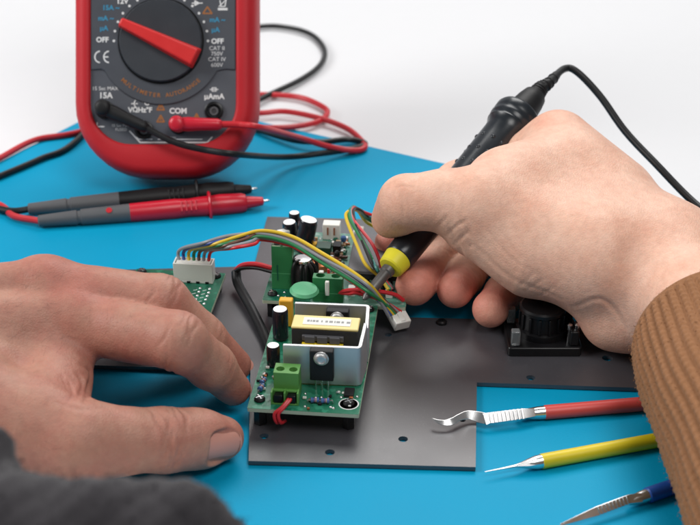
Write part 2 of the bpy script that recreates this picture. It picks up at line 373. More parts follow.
def ink_line(name, uvs, r, m, z=ZL, closed=False):
    mb = MB(); q = [V(*mp(u, v), z) for u, v in uvs]
    if closed: q = q + [q[0]]
    for a, b in zip(q[:-1], q[1:]):
        t = nrm(b-a); e = V(-t[1], t[0], 0)*r; mb.add([a-e-t*r*.5, b-e+t*r*.5, b+e+t*r*.5, a+e-t*r*.5], [[0, 1, 2, 3]])
    for q in mb.v: q[2] += random.uniform(0, .002)
    return part(name, mb, m, meter, smooth=False)
for cx, sgn in ((95.5, 0), (104.5, 1)):     # conformity mark
    ink_line('conformity_mark', [(cx+4.6+5.2*math.cos(math.radians(t)), 57-5.6*math.sin(math.radians(t))) for t in range(95, 266, 17)], .032, m_white_ink, .026)
ink_line('conformity_mark', [(104.5, 57), (108.2, 57)], .03, m_white_ink, .026)
for cx, cy in ((160.5, 106.5), (160.5, 118.5), (196.5, 117)):
    ink_line('warning_triangle', [(cx-3.6, cy+3.2), (cx+3.6, cy+3.2), (cx, cy-3.4)], .035, m_orange_ink, closed=True)
    ink_line('warning_triangle', [(cx, cy-.9), (cx, cy+1.6)], .03, m_orange_ink)
ink_line('warning_triangle', [(203, 13.5), (212, 13.5), (207.5, 7)], .035, m_orange_ink, .026, closed=True)
ink_line('range_line', [(97, 122.5), (97, 126.5), (104, 126.5)], .025, m_white_ink)
ink_line('range_line', [(129.5, 131), (140, 142.3), (207, 142.3), (212, 137)], .03, m_white_ink)
ink_line('range_line', [(136, 137), (139, 139.2), (152, 139.2)], .02, m_white_ink)
ink_line('range_line', [(158, 139.2), (202, 139.2)], .02, m_white_ink)
ink_line('bin_mark', [(218.5, 9.2), (227, 9.2)], .055, m_white_ink, .026)
ink_line('bin_mark', [(220, 0.5), (221, 6.5), (225, 6.5), (226, 0.5)], .025, m_white_ink, .026)
ink_line('bin_mark', [(219, 6.8), (227, -1)], .022, m_white_ink, .027)
ink_line('diode_mark', [(192, 3.2), (202.5, 3.2)], .025, m_white_ink, .026)
ink_line('diode_mark', [(195, 5.4), (199, 3.2), (195, 1)], .03, m_white_ink, .026, closed=True)
ink_line('fuse_mark', [(210, 89.3), (218, 89.3)], .022, m_white_ink)
ink_line('fuse_mark', [(212, 87.6), (216, 87.6), (216, 91), (212, 91)], .02, m_white_ink, closed=True)
for u, v in ((105, 110), (144, 130), (178.5, 125), (214, 111)):      # input jacks
    a, b = mp(u, v); mb = MB(); mb.lathe((a, b, -.06), (0, 0, 1), [(0, .44), (.1, .44), (.12, .41), (.12, .30), (-.05, .28), (-.05, .21), (.04, .2), (.04, .11), (-.2, .1), (-.2, .001)], 28)
    jk = part('input_jack', mb, m_black, meter)
    mb = MB(); mb.lathe((a, b, -.015), (0, 0, 1), [(0, .2), (.03, .2), (.03, .13), (0, .13)], 24); part('contact_ring', mb, m_boot, jk)
# display and keys of the upper half
mb = MB(); mb.prism(rrect(-2.9, 2.7, 10.6, 15.6, .3, .3, .3, .3), .021, .06); dsp = part('display_window', mb, m_black, meter, bevel=.02)
mb = MB(); mb.prism(rrect(-2.4, 2.2, 11.1, 15.1, .1, .1, .1, .1), .061, .07); part('liquid_crystal', mb, mat('lcd', (.30, .34, .28), .25), dsp)
for k in range(4): mb = MB(); mb.prism(rrect(-2.7+k*1.4, -1.7+k*1.4, 9.35, 9.85, .2, .2, .2, .2), .021, .16); part('key', mb, m_boot, meter, bevel=.05)
# folding stand at the back
mb = MB(); mb.box((-.1, 8.2, -4.9), (5, 9.5, .3), M=np.array(Matrix.Rotation(math.radians(-22), 3, 'X'))); part('stand', mb, m_face2, meter, bevel=.08)

# ------------------------------------------------------------------ test leads
def fpt(u, v, z): a, b = mp(u, v); q = Mr @ Vector((a, b, z)); return mo + V(*q)
CR = .155
def lead(nm, label, head, end, cable_start, tail_uv, m_c, m_pl, probe):
    base = P(*tail_uv, 0.1); t = thing('test_lead', base, label, 'test lead', group='multimeter test leads')
    h, e = fpt(*head, .42), fpt(*end, .55); ax = nrm(e-h); L = np.linalg.norm(e-h); nz = V(*(Mr @ Vector((0, 0, 1))))
    mb = MB(); mb.lathe(h-nz*.5, nz, [(0, .36), (.75, .38), (.86, .36), (.94, .28), (.97, .14), (.975, .01)], 24); pg = part('plug', mb, m_pl, t, world=True)
    mb = MB(); mb.lathe(h, ax, [(0, .30), (L*.25, .34), (L*.5, .30), (L*.93, .27), (L, .22), (L+.05, .17)], 20); part('plug_sleeve', mb, m_pl, pg, world=True)
    path = spline([h+ax*(L-.1)] + cable_start + probe['cable'], 9)
    mb = MB(); mb.tube(path, CR, 10); part('cable', mb, m_c, t, world=True)
    a, b = probe['tail'], probe['point']; ax = nrm(b-a); L = np.linalg.norm(b-a); g = probe['grey']*L
    mb = MB(); mb.lathe(a, ax, [(0, .20), (.05, .26), (g*.38, .34), (g*.42, .35), (g*.43, .31), (g*.46, .31), (g*.47, .37), (g, .43)], 20); bt = part('boot', mb, m_boot, t, world=True)
    q = probe['guard']*L
    mb = MB(); mb.lathe(a, ax, [(g+.001, .43), (g+.4, .44), (q-1.6, .47), (q-1.0, .42), (q-.5, .46), (q-.1, .47), (q+.1, .47), (q+.5, .50), (q+1.5, .46), (L-1.15, .40), (L-1.1, .30), (L-.35, .20), (L-.3, .12)], 24); bd = part('body', mb, m_pl, t, world=True)
    for k in range(4):
        c = a+ax*(q-1.25+k*.22)+nrm(V(0, -.8, .6))*.40; mb = MB(); mb.box((0, 0, 0), (.07, .5, .14)); x, y = perp(ax)
        M = np.array([ax, np.cross(nrm(V(0, -.8, .6)), ax), nrm(V(0, -.8, .6))]).T; mb.v = [M@v+c for v in mb.v]; part('grip_ridge', mb, m_pl, bd, world=True, bevel=.02)
    mb = MB(); mb.lathe(a+ax*(q-.08), ax, [(0, .45), (.02, .66), (.08, .70), (.14, .66), (.16, .45)], 24); part('finger_guard', mb, m_pl, t, world=True)
    mb = MB(); mb.lathe(a, ax, [(L-.31, .07), (L-.1, .065), (L, .01)], 12); part('tip', mb, m_metal, t, world=True)
    if probe.get('dot'):
        c = a+ax*g*.78; n_ = nrm(V(0.05, -.55, .8)); mb = MB(); mb.lathe(c+n_*.36, n_, [(0, .14), (.065, .14), (.07, .01)], 14); part('dot_mark', mb, m_redcable, bt, world=True)
    return t
zt = .26
g = lambda *l: [P(u, v, z) for u, v, z in l]
lead('black', 'black multimeter lead with black probe and grey boot, cable looping behind meter', (105, 109), (148, 129), [fpt(175, 143, .75), fpt(205, 151, .85), fpt(240, 156, .95), P(285, 157, .8)] + g((325, 153, .5), (356, 148, .3), (365, 143.5, .3), (348, 139.5, .35), (318, 142, .5), (285, 138, .4)) + g((235, 118, zt), (259, 100, zt+.05), (300, 80, zt), (320, 65, zt), (324.5, 50, zt), (312, 35, zt), (288, 27.5, zt), (257, 27, zt), (200, 40, zt), (130, 80, zt), (76, 141, zt), (40, 159, zt), (0, 176, zt), (-45, 195, zt), (-40, 204, .3)),
     (28, 208), m_rubber, m_blackm, dict(tail=P(28, 209, .42), point=P(258, 188.5, .5), grey=.39, guard=.73, cable=[P(-10, 207, .36), P(12, 211, .4), P(30, 209, .42)]))
lead('red', 'red multimeter lead with red probe and grey boot, cable coiled beside meter', (178.5, 125), (222, 125.5), [fpt(240, 126, .6), fpt(262, 129, .7)] + g((300, 138, 1.6), (330, 147, .7), (355, 150.5, .35), (365, 147, .3), (360, 139, .3), (346, 128, .32), (319, 118, .36), (285, 111.5, .4), (256, 113, .35), (225, 108, .3), (235, 97, zt), (257, 94.5, zt), (298, 97, zt), (323, 107, zt), (327, 114, zt), (317, 122, .3), (291, 127, .3), (257, 127.5, .3), (210, 125, .3), (140, 115, .3), (75, 133, zt), (35, 140, zt), (0, 158, zt), (-40, 180, zt), (-35, 195, zt)),
     (38, 220), m_redcable, mat('probe_red', (.60, .008, .028), .33), dict(tail=P(38, 221, .44), point=P(270, 200.5, .5), grey=.39, guard=.735, dot=True, cable=[P(0, 205, .3), P(14, 216, .36), P(40, 221, .44)]))

# ------------------------------------------------------------------ circuit boards
def slots_screw(name, p, r, parent, m=None):
    mb = MB(); mb.lathe(p, (0, 0, 1), [(0, r), (.06, r), (.13, r*.75), (.15, r*.4), (.10, r*.38), (.10, .001)], 16); sc_ = part(name, mb, m or m_blackm, parent)
    mb = MB(); mb.box((p[0], p[1], p[2]+.135), (r*1.5, r*.22, .03), .6); mb.box((p[0], p[1], p[2]+.132), (r*.22, r*1.5, .03), .6); part('slot', mb, m_solder, sc_, smooth=False)
def board(name, o_, rz, W, Lh, m, label, cat, holes, H):
    t = thing(name, (o_[0], o_[1], .3), label, cat, rz)
    zt_ = H-.3
    me = flat_shape([rrect(0, W, 0, Lh, .06, .06, .06, .06, 3)] + [circle(x, y, .12, 12) for x, y in holes], zt_-.15, zt_-.012)
    sub = link_mesh('substrate', me, m_fr4, t, smooth=False)
    me = flat_shape([rrect(.006, W-.006, .006, Lh-.006, .06, .06, .06, .06, 3)] + [circle(x, y, .12, 12) for x, y in holes], zt_-.012, zt_)
    link_mesh('solder_mask', me, m, sub, smooth=False)
    for x, y in holes:
        mb = MB(); mb.cyl((x, y, .001), (x, y, zt_-.151), .24, n=6); part('standoff', mb, m_black, t)
        slots_screw('screw', V(x, y, zt_), .2, t)
    return t, zt_
def capacitor(t, x, y, z, r, h, tilt=None, stripe=0):
    ax = nrm(tilt) if tilt is not None else V(0, 0, 1); p = V(x, y, z)
    mb = MB(); mb.lathe(p+ax*.04, ax, [(0, r*.9), (.05, r), (.12, r*.94), (.18, r), (h-.12, r), (h-.04, r*.95), (h, r*.88)], 24); c = part('capacitor', mb, m_capsleeve, t)
    mb = MB(); mb.lathe(p+ax*(h+.042), ax, [(0, r*.86), (.01, r*.84), (.012, .001)], 24); part('can_top', mb, mat('can_aluminium', (.86, .86, .86), .45, .6), c)
    x_, y_ = perp(ax); vs = []; fs = []
    for k in range(5):
        a = stripe+(-.3+.15*k); dd = x_*math.cos(a)+y_*math.sin(a); vs += [p+ax*.25+dd*(r+.006), p+ax*(h-.08)+dd*(r+.006)]
    mb = MB(); mb.add(vs, [[2*k, 2*k+2, 2*k+3, 2*k+1] for k in range(4)]); part('stripe', mb, m_grey_ink, c)
    return c
def terminal(t, x, y, z, w_, d_, h, m, n=2, front=-1, step=True):
    # screw terminal block: openings in front, a screw in each well on top
    me = None; pw = w_/n
    outer = rrect(x, x+w_, y, y+d_, .03, .03, .03, .03, 2)
    hs = [circle(x+pw*(k+.5), y+d_*.5, min(pw, d_)*.33, 14) for k in range(n)]
    mb = MB(); mb.prism(outer, z, z+h*.38); body = part('terminal_block', mb, m, t, bevel=.02)
    yy = y if front < 0 else y+d_
    me = flat_shape([rrect(x+.015, x+w_-.015, y+(.12 if front < 0 else .02), y+d_-(.02 if front < 0 else .12), .02, .02, .02, .02, 2)] + hs, z+h*.38, z+h)
    link_mesh('upper_housing', me, m, body, smooth=False, bevel=.015)
    for k in range(n):
        cx = x+pw*(k+.5); mb = MB(); mb.cyl((cx, y+d_*.5, z+h*.5), (cx, y+d_*.5, z+h*.78), min(pw, d_)*.30, n=14); part('clamp_screw', mb, m_solder, body)
        mb = MB(); mb.box((cx, yy+front*.004, z+h*.19), (pw*.62, .02, h*.26)); part('wire_opening', mb, m_black, body, smooth=False)
    return body
def resistor(t, x, y, z, L, r, ang, m, name='resistor'):
    d_ = V(math.cos(ang), math.sin(ang), 0); p = V(x, y, z)-d_*L/2
    mb = MB(); mb.lathe(p, d_, [(0, r*.6), (L*.06, r), (L*.22, r), (L*.3, r*.82), (L*.7, r*.82), (L*.78, r), (L*.94, r), (L, r*.6)], 12); o = part(name, mb, m, t)
    for k, c in enumerate((WC['brown'], WC['red'], WC['yellow'])):
        mb = MB(); mb.lathe(p+d_*L*(.36+.13*k), d_, [(0, r*.80), (0, r*.85), (L*.05, r*.85), (L*.05, r*.8)], 12); part('colour_band', mb, c, o)
    mb = MB(); mb.tube(spline([p-d_*.12-V(0, 0, z*.0)-V(0, 0, r), p-d_*.1, p], 4), .025, 6); mb.tube(spline([p+d_*L, p+d_*(L+.1), p+d_*(L+.12)-V(0, 0, r)], 4), .025, 6); part('lead_wire', mb, m_solder, o)
    return o
def chip(t, x, y, z, w_, d_, h, m=None, name='chip', pins=0):
    mb = MB(); mb.box((x, y, z+h/2), (w_, d_, h)); c = part(name, mb, m or m_blackm, t, bevel=.02)
    for k in range(pins):
        for s_ in (-1, 1):
            mb = MB(); mb.box((x-w_/2+(k+.5)*w_/pins, y+s_*(d_/2+.03), z+.03), (w_/pins*.4, .09, .05)); part('pin', mb, m_solder, c, smooth=False)
    return c
def solder_dots(t, z, pts, r=.05):
    for x, y in pts:
        mb = MB(); mb.lathe((x, y, z), (0, 0, 1), [(0, r*1.2), (.02, r), (.045, r*.5), (.05, .004)], 8); part('solder_joint', mb, m_solder, t)

A6 = math.radians(-6); rnd1 = random.Random(5)
o1 = P(247, 408, 1.25)
B1, z1 = board('power_supply_board', o1, A6, 3.92, 7.6, m_pcb, 'green power supply circuit board with aluminium heatsinks and yellow transformer', 'circuit board', [(.36, .55), (3.5, .62), (.33, 7.25), (3.6, 7.25)], 1.25)
# front heatsink: folded sheet
def fold(t, path, zs, th, m, name='heatsink'):
    n = len(path); ol = []
    q = [V(a, b) for a, b in path]
    def off(s):
        out = []
        for i in range(n):
            d0 = nrm(q[i]-q[i-1]) if i else nrm(q[1]-q[0]); d1 = nrm(q[i+1]-q[i]) if i < n-1 else d0
            nn = nrm(V(-d0[1], d0[0])+V(-d1[1], d1[0])); out.append(q[i]+nn*s/max(.5, np.dot(nn, V(-d0[1], d0[0]))))
        return out
    a, b = off(th/2), off(-th/2); mb = MB(); vs = []
    for i in range(n): vs += [V(*a[i], zs[i][0]), V(*b[i], zs[i][0]), V(*b[i], zs[i][1]), V(*a[i], zs[i][1])]
    fs = [[0, 1, 2, 3], [4*n-1, 4*n-2, 4*n-3, 4*n-4]]
    for i in range(n-1):
        for k in range(4): fs.append([4*i+k, 4*i+(k+1) % 4, 4*i+4+(k+1) % 4, 4*i+4+k])
    mb.add(vs, fs); return part(name, mb, m, t, bevel=.015, angle=25)
def bend(pts, r=.12):
    out = [pts[0]]
    for i in range(1, len(pts)-1):
        p_, c, n_ = V(*pts[i-1]), V(*pts[i]), V(*pts[i+1]); a, b = c+nrm(p_-c)*r, c+nrm(n_-c)*r
        for k in range(5): t = k/4; out.append(tuple((1-t)**2*a+2*t*(1-t)*c+t*t*b))
    return out+[pts[-1]]
pth = bend([(1.05, 1.72), (3.76, 1.80), (3.86, 2.95)])
hs1 = fold(B1, pth, [(z1+.05, z1+1.62)]*(len(pth)-1) + [(z1+.05, z1+1.95)], .13, m_alu)
pth = bend([(1.08, 4.55), (3.80, 4.62), (3.86, 3.35)])
fold(B1, pth, [(z1+.05, z1+1.72)]*(len(pth)-1) + [(z1+.05, z1+1.5)], .13, m_alu)
# transistor screwed on the front heatsink
def transistor(x, y, s):
    mb = MB(); mb.box((x, y+s*.17, z1+1.04), (.84, .32, 1.22)); tr = part('transistor', mb, m_blackm, B1, bevel=.035)
    mb = MB(); mb.lathe((x, y+s*.34, z1+1.38), (0, s, 0), [(0, .27), (.04, .27), (.06, .23), (.13, .2), (.15, .15), (.09, .13), (.09, .001)], 18)
    part('screw', mb, mat('zinc_screw', (.62, .62, .62), .45, .85, bump=.5, bscale=900), tr)
    for k in (-1, 0, 1):
        mb = MB(); mb.tube([V(x+k*.22, y+s*.2, z1+.45), V(x+k*.22, y+s*.22, z1+.3), V(x+k*.22, y+s*.24, z1)], .035, 6); part('leg', mb, m_solder, tr)
transistor(2.46, 1.65, -1); transistor(2.7, 4.48, -1)
# transformer
mb = MB(); mb.box((2.42, 3.05, z1+1.79), (2.42, .88, .10)); tr = part('transformer', mb, m_tape, B1, bevel=.04, label='transformer with yellow tape and printed white label')
mb = MB(); mb.box((2.42, 3.05, z1+1.28), (2.40, .84, .90)); part('ferrite_core', mb, m_core, tr, bevel=.03)
mb = MB(); mb.box((2.46, 3.05, z1+1.849), (1.72, .5, .016)); lb = part('label', mb, m_white, tr, smooth=False)
mb = MB(); x = 1.74
while x < 3.2:
    w_ = random.choice((.05, .09, .13)); mb.box((x+w_/2, 3.05, z1+1.8595), (w_, .13, .003)); x += w_+random.choice((.03, .05, .1))
part('label_print', mb, m_grey_ink, lb, smooth=False)
mb = MB(); mb.box((2.36, 2.60, z1+1.42), (1.5, .12, .22)); part('bobbin', mb, m_core_grey, tr, bevel=.02)
for k in range(3): mb = MB(); mb.box((1.90+k*.45, 2.50, z1+1.42), (.36, .14, .26)); part('coil_former', mb, m_core_grey, tr, bevel=.015)
mb = MB(); mb.box((2.4, 3.05, z1+.45), (2.1, 1.15, .75)); part('winding', mb, m_lacquer, tr, bevel=.05)
mb = MB(); mb.box((2.36, 2.44, z1+1.12), (1.5, .24, .30)); part('tape_wrap', mb, m_lacquer, tr, bevel=.03)
mb = MB(); mb.box((2.4, 3.05, z1+.04), (2.5, 1.4, .08)); part('base', mb, m_black, tr, bevel=.02)
capacitor(B1, .48, 4.75, z1, .30, 1.25, stripe=2.4); capacitor(B1, .50, 2.85, z1, .25, .82, stripe=2.4)
mb = MB(); mb.box((.56, 5.75, z1+.60), (.52, .34, 1.15)); part('film_capacitor', mb, m_yel, B1, bevel=.05)
tb = terminal(B1, .82, .62, z1, .92, .78, 1.05, m_term)
# lower half of that block comes forward like a step
mb = MB(); mb.box((1.28, .50, z1+.20), (.90, .26, .40)); 
for k in range(2): pass
for k, cx in enumerate((1.05, 1.51)):
    mb = MB(); mb.box((cx, .41, z1+.23), (.3, .2, .3)); part('wire_cage', mb, m_black, tb, bevel=.02)
for cx in (.82, 1.28, 1.74): mb = MB(); mb.box((cx, .46, z1+.25), (.06, .3, .5)); part('cheek', mb, m_term, tb, bevel=.01)
mb = MB(); mb.box((1.28, .46, z1+.03), (.92, .3, .06)); part('sill', mb, m_term, tb, bevel=.01)
for sx, ex, c in ((1.50, 1.12, 'red'), (1.42, .98, 'red')):
    mb = MB(); mb.tube(spline([V(sx, .5, z1+.28), V(sx-.02, .28, z1+.24), V(sx-.2, .05, z1+.08), V(ex, -.10, z1-.12), V(ex+.06, -.05, z1-.5), V(ex+.15, .4, z1-.72)], 7), .062, 8); part('wire', mb, WC[c], B1)
for k in range(2):
    resistor(B1, 2.32+k*.36, .55, z1+.13, .3, .10, 0.1, m_blue_res); resistor(B1, .32, 1.15+k*.42, z1+.13, .3, .1, 1.3, m_blue_res)
chip(B1, 3.45, 1.25, z1+.001, .35, .5, .12, name='diode')
for k in range(26):
    x, y = [(rnd1.uniform(.12, .8), rnd1.uniform(1.0, 4.2)), (rnd1.uniform(1.9, 3.8), rnd1.uniform(.12, 1.3))][k % 2]
    chip(B1, x, y, z1+.001+.0007*k, rnd1.choice((.10, .14, .2)), rnd1.choice((.07, .10)), rnd1.uniform(.05, .1), rnd1.choice((m_blackm, m_copper, m_solder, m_white)), 'surface_component')
for x, y in ((1.3, 6.2), (2.2, 6.4), (3.0, 6.1), (3.55, 5.4), (1.6, 5.4)): resistor(B1, x, y, z1+.13, .5, .1, random.uniform(0, 3), m_blue_res)
chip(B1, 2.4, 7.0, z1+.001, .6, .4, .2, pins=4)
solder_dots(B1, z1, [(2.3, .9), (2.5, .92), (2.75, .9), (2.0, .3), (3.0, .3), (.2, 2.0), (.25, 2.3), (.2, 3.6), (.25, 3.9), (1.9, 1.1), (3.2, 1.0), (2.9, .35), (.6, 2.1), (3.75, 1.1)])
# silkscreen ring round the right front screw
mb = MB(); mb.lathe((3.5, .62, z1+.001), (0, 0, 1), [(0, .36), (.003, .36), (.003, .32), (0, .32)], 28); part('silkscreen_ring', mb, m_white_ink, B1)

# rear control board
o2 = P(262, 300, 1.25)
B2, z2 = board('control_board', o2, A6, 5.7, 6.15, m_pcb_lt, 'pale green control board crowded with capacitors behind the heatsink board', 'circuit board', [(.35, .5), (.35, 5.75), (5.35, 5.75)], 1.25)
mb = MB(); mb.prism(rrect(.01, 1.9, .01, 2.6, .03, .03, .03, .03, 2), z2+.001, z2+.006); part('solder_mask', mb, m_pcb_dk, B2)
t_ = terminal(B2, .25, .95, z2, .86, .62, 1.9, m_term2, front=1)
mb = MB(); mb.box((.50, .948, z2+.75), (.04, .02, .7)); part('mould_line', mb, m_pcb_dk, t_, smooth=False)
for k in range(2): mb = MB(); mb.box((.46+.43*k, 1.20, z2+1.905), (.34, .40, .012)); q = part('rim', mb, mat('terminal_pale', (.38, .52, .36), .4), t_, bevel=.004)
for k in range(2): mb = MB(); mb.cyl((.46+.43*k, 1.2, z2+1.912), (.46+.43*k, 1.2, z2+1.916), .13, n=14); part('screw_well', mb, m_black, t_)
# dark lumpy coil choke beside it
mb = MB(); mb.lathe((1.48, 1.35, z2), (0, 0, 1), [(0, .5), (.2, .52), (.9, .5), (1.1, .38), (1.12, .001)], 20); ch = part('choke', mb, m_core, B2)
for k in range(11):
    a = k*2*math.pi/11; c, s_ = math.cos(a), math.sin(a); q = V(1.48, 1.35, z2)
    q = q+V(random.uniform(-.06, .06), random.uniform(-.06, .06), random.uniform(-.12, .06)); a_ = a+random.uniform(-.2, .2); c, s_ = math.cos(a_), math.sin(a_)
    mb = MB(); mb.tube(spline([q+V(c*.53, s_*.53, .02), q+V(c*.6, s_*.6, .4), q+V(c*.58, s_*.58, .95), q+V(c*.42, s_*.42, 1.18), q+V(c*.2, s_*.2, 1.16)], 5), .075, 7); part('winding', mb, m_rubber, ch)
mb = MB(); mb.lathe((1.48, 1.35, z2+1.15), (0, 0, 1), [(0, .36), (.1, .34), (.12, .001)], 18); part('cap', mb, m_metal, ch)
# green disc varistor, lying flat on its bent leads
mb = MB(); mb.lathe((1.75, -.35, z2+.72), (0.05, -.05, 1), [(-.13, .2), (-.11, .5), (0, .58), (.11, .5), (.13, .2), (.135, .001)], 28); vr = part('varistor', mb, m_disc, B2)
for k in (-.25, .25): mb = MB(); mb.tube(spline([V(1.75+k, -.2, z2+.66), V(1.75+k, .25, z2+.6), V(1.75+k, .32, z2)], 6), .035, 6); part('leg', mb, m_solder, vr)
terminal(B2, 2.0, .10, z2, 1.22, .55, 1.05, m_term2, front=1)
for x in (2.62,): mb = MB(); mb.box((x, -.06, z2+.72), (.16, .16, .62)); part('ceramic_resistor', mb, m_white, B2, bevel=.03)
for x, y in ((2.25, 1.0), (2.9, 1.05)): mb = MB(); mb.box((x, y, z2+.45), (.2, .2, .9)); part('ceramic_resistor', mb, m_white, B2, bevel=.04)
mb = MB(); mb.cyl((2.55, 1.0, z2), (2.55, 1.0, z2+1.0), .06, n=10); part('led', mb, WC['red'], B2)
# heat covered module on legs
md = MB(); M = np.array(Matrix.Rotation(math.radians(3), 3, 'X')); md.box((4.30, 2.70, z2+.82), (2.05, 3.0, .30), M=M); mdl = part('power_module', md, m_chip, B2, bevel=.04)
mb = MB(); mb.box((4.30, 1.26, z2+.62), (1.95, .14, .26)); part('front_rail', mb, m_black, mdl, bevel=.02)
mb = MB(); mb.box((4.3, 1.42, z2+.915), (.3, .14, .012), M=M); part('module_mark', mb, m_grey_ink, mdl, smooth=False)
for k in range(6): mb = MB(); mb.box((3.5+k*.31, 1.26, z2+.25), (.10, .06, .5)); part('pin', mb, m_black, mdl, smooth=False)
for k in range(6): mb = MB(); mb.box((3.4+k*.35, 4.0, z2+.35), (.09, .06, .7)); part('pin', mb, m_black, mdl, smooth=False)
for k in range(4): mb = MB(); mb.box((3.5+k*.5, .78, z2+.2), (.28, .3, .4)); part('ceramic_resistor', mb, m_white, B2, bevel=.03)
# upright components at the far end
capacitor(B2, .12+.35, 4.9, z2, .30, 1.05, tilt=(-.05, -.05, 1), stripe=2.6); capacitor(B2, .55, 5.45, z2, .24, 1.2, stripe=2.6); capacitor(B2, 1.02, 4.35, z2, .40, 1.45, tilt=(.20, .05, 1), stripe=2.2)
mb = MB(); mb.box((-.05+.25, 4.55, z2+.42), (.5, .3, .84), .5); part('relay', mb, m_white, B2, bevel=.04)
mb = MB(); mb.box((2.12, 5.72, z2+.36), (.74, .5, .72)); j = part('connector', mb, m_white, B2, bevel=.03)
for k in (-.14, .14): mb = MB(); mb.box((2.12+k, 5.46, z2+.42), (.06, .04, .34)); part('contact', mb, m_copper, j, smooth=False)
chip(B2, 1.98, 4.05, z2+.001, .62, .62, .5, mat('inductor_dark_green', (.012, .05, .03), .35), 'inductor')
chip(B2, 2.52, 4.3, z2+.001, .34, .5, .45, m_black)
mb = MB(); mb.lathe((2.0, 2.9, z2+.001), (0, 0, 1), [(0, .42), (.12, .45), (.3, .45), (.4, .36), (.4, .2), (.28, .15)], 22); tor = part('coil', mb, m_copper, B2)
for (x, y, a) in ((1.5, 4.9, .2), (1.45, 3.4, 1.2), (1.9, 4.85, .1), (2.6, 3.4, 1.4), (2.75, 4.9, 1.5), (1.5, 2.5, .9), (2.6, 2.3, 1.2)):
    resistor(B2, x, y, z2+.12, .36, .09, a, random.choice((WC['brown'], m_blue_res, mat('tan_resistor', (.42, .27, .15), .4))))
for x, y in ((1.45, 4.1), (1.6, 3.8), (2.75, 3.9), (1.3, 5.3), (2.8, 2.9), (1.5, 2.95)): chip(B2, x, y, z2+.001, .16, .1, .09, random.choice((m_blackm, m_copper, m_white)), 'surface_component')
rnd = random.Random(11)
for k in range(84):
    x, y = rnd.uniform(1.2, 2.95), rnd.uniform(2.0, 5.4)
    chip(B2, x, y, z2+.001+.0007*k, rnd.choice((.12, .18, .24)), rnd.choice((.09, .12, .18)), rnd.uniform(.07, .22), rnd.choice((m_blackm, m_copper, m_white, m_solder, WC['brown'], m_pcb_dk, mat('tan_resistor', (.42, .27, .15), .4))), 'surface_component')
for k in range(9):
    x, y = 1.25+rnd.uniform(0, 1.6), 2.2+k*.35
    mb = MB(); mb.lathe((x, y, z2), (0, 0, 1), [(0, .03), (.2, .03), (.22, .1), (.3, .13), (.42, .12), (.48, .05)], 10); part('ceramic_capacitor', mb, rnd.choice((m_yel, m_copper, m_blue_res, m_black)), B2)
solder_dots(B2, z2+.006, [(.6, .4), (.9, .3), (1.2, .5), (.8, .7), (1.5, .4)]); solder_dots(B2, z2, [(1.3+.17*k, 5.0+.25*(k % 3)) for k in range(9)] + [(2.4, 2.7), (2.5, 3.0), (1.4, 2.2), (2.0, 2.1)])
mb = MB(); mb.box((3.35, 5.1, z2+.40), (.42, .55, .8)); cw = part('connector', mb, m_white, B2, bevel=.03)
# red wire jumpers beside the second block
for k, (x0_, x1_, h_) in enumerate(((3.2, 4.3, .5), (3.2, 5.2, .65))):
    mb = MB(); mb.tube(spline([V(x0_-.15, .2, z2+.4), V(x0_+.3, .0, z2+h_), V((x0_+x1_)/2, -.1, z2+h_+.1), V(x1_, .05, z2+h_-.1), V(x1_+.4, .2, z2+.2)], 6), .085, 8); part('wire', mb, WC['red'], B2)

# small board on the left
A3 = math.atan2(-2.54+2.18, 3.38)
o3 = V(-9.42, -7.05)
B3, z3 = board('sensor_board', o3, A3, 3.78, 4.75, m_pcb_dk, 'small dark green board with white socket beside the fingertips', 'circuit board', [(.3, 4.45), (3.45, 4.4), (3.4, .5)], .95)
mb = MB(); mb.box((2.62, 4.05, z3+.06), (1.62, .60, .12)); so = part('connector', mb, m_white, B3, bevel=.02)
for dx, dy, w_, d_ in ((0, -.27, 1.62, .06), (0, .27, 1.62, .06), (-.78, 0, .06, .48), (.78, 0, .06, .48)):
    mb = MB(); mb.box((2.62+dx, 4.05+dy, z3+.50), (w_, d_, .76)); part('wall', mb, m_white, so, bevel=.012)
mb = MB(); mb.box((2.62, 4.05, z3+.58), (1.40, .40, .62)); part('plug', mb, m_white, so, bevel=.03)
for k in range(4): mb = MB(); mb.box((2.62-.57+.38*k, 3.74, z3+.05), (.14, .05, .09)); part('slot', mb, m_black, so, smooth=False)
for cx in (1.98, 2.62+.62): mb = MB(); mb.box((cx, 3.765, z3+.55), (.05, .02, .42)); part('rib', mb, m_white, so, smooth=False)
mb = MB(); mb.box((2.62, 3.765, z3+.78), (1.25, .02, .04)); part('rib', mb, m_white, so, smooth=False)
for r_ in range(3):
    for k in range(7 if r_ else 4):
        solder_dots(B3, z3, [(2.62+r_*.38+random.uniform(-.02, .02), 1.55+k*.30+random.uniform(-.03, .03))], .058)
for r_ in range(2):
    for k in range(6):
        mb = MB(); mb.box((2.81+r_*.38, 1.7+k*.30, z3+.002), (.16, .03, .004), .5); part('silkscreen', mb, m_white_ink, B3, smooth=False)

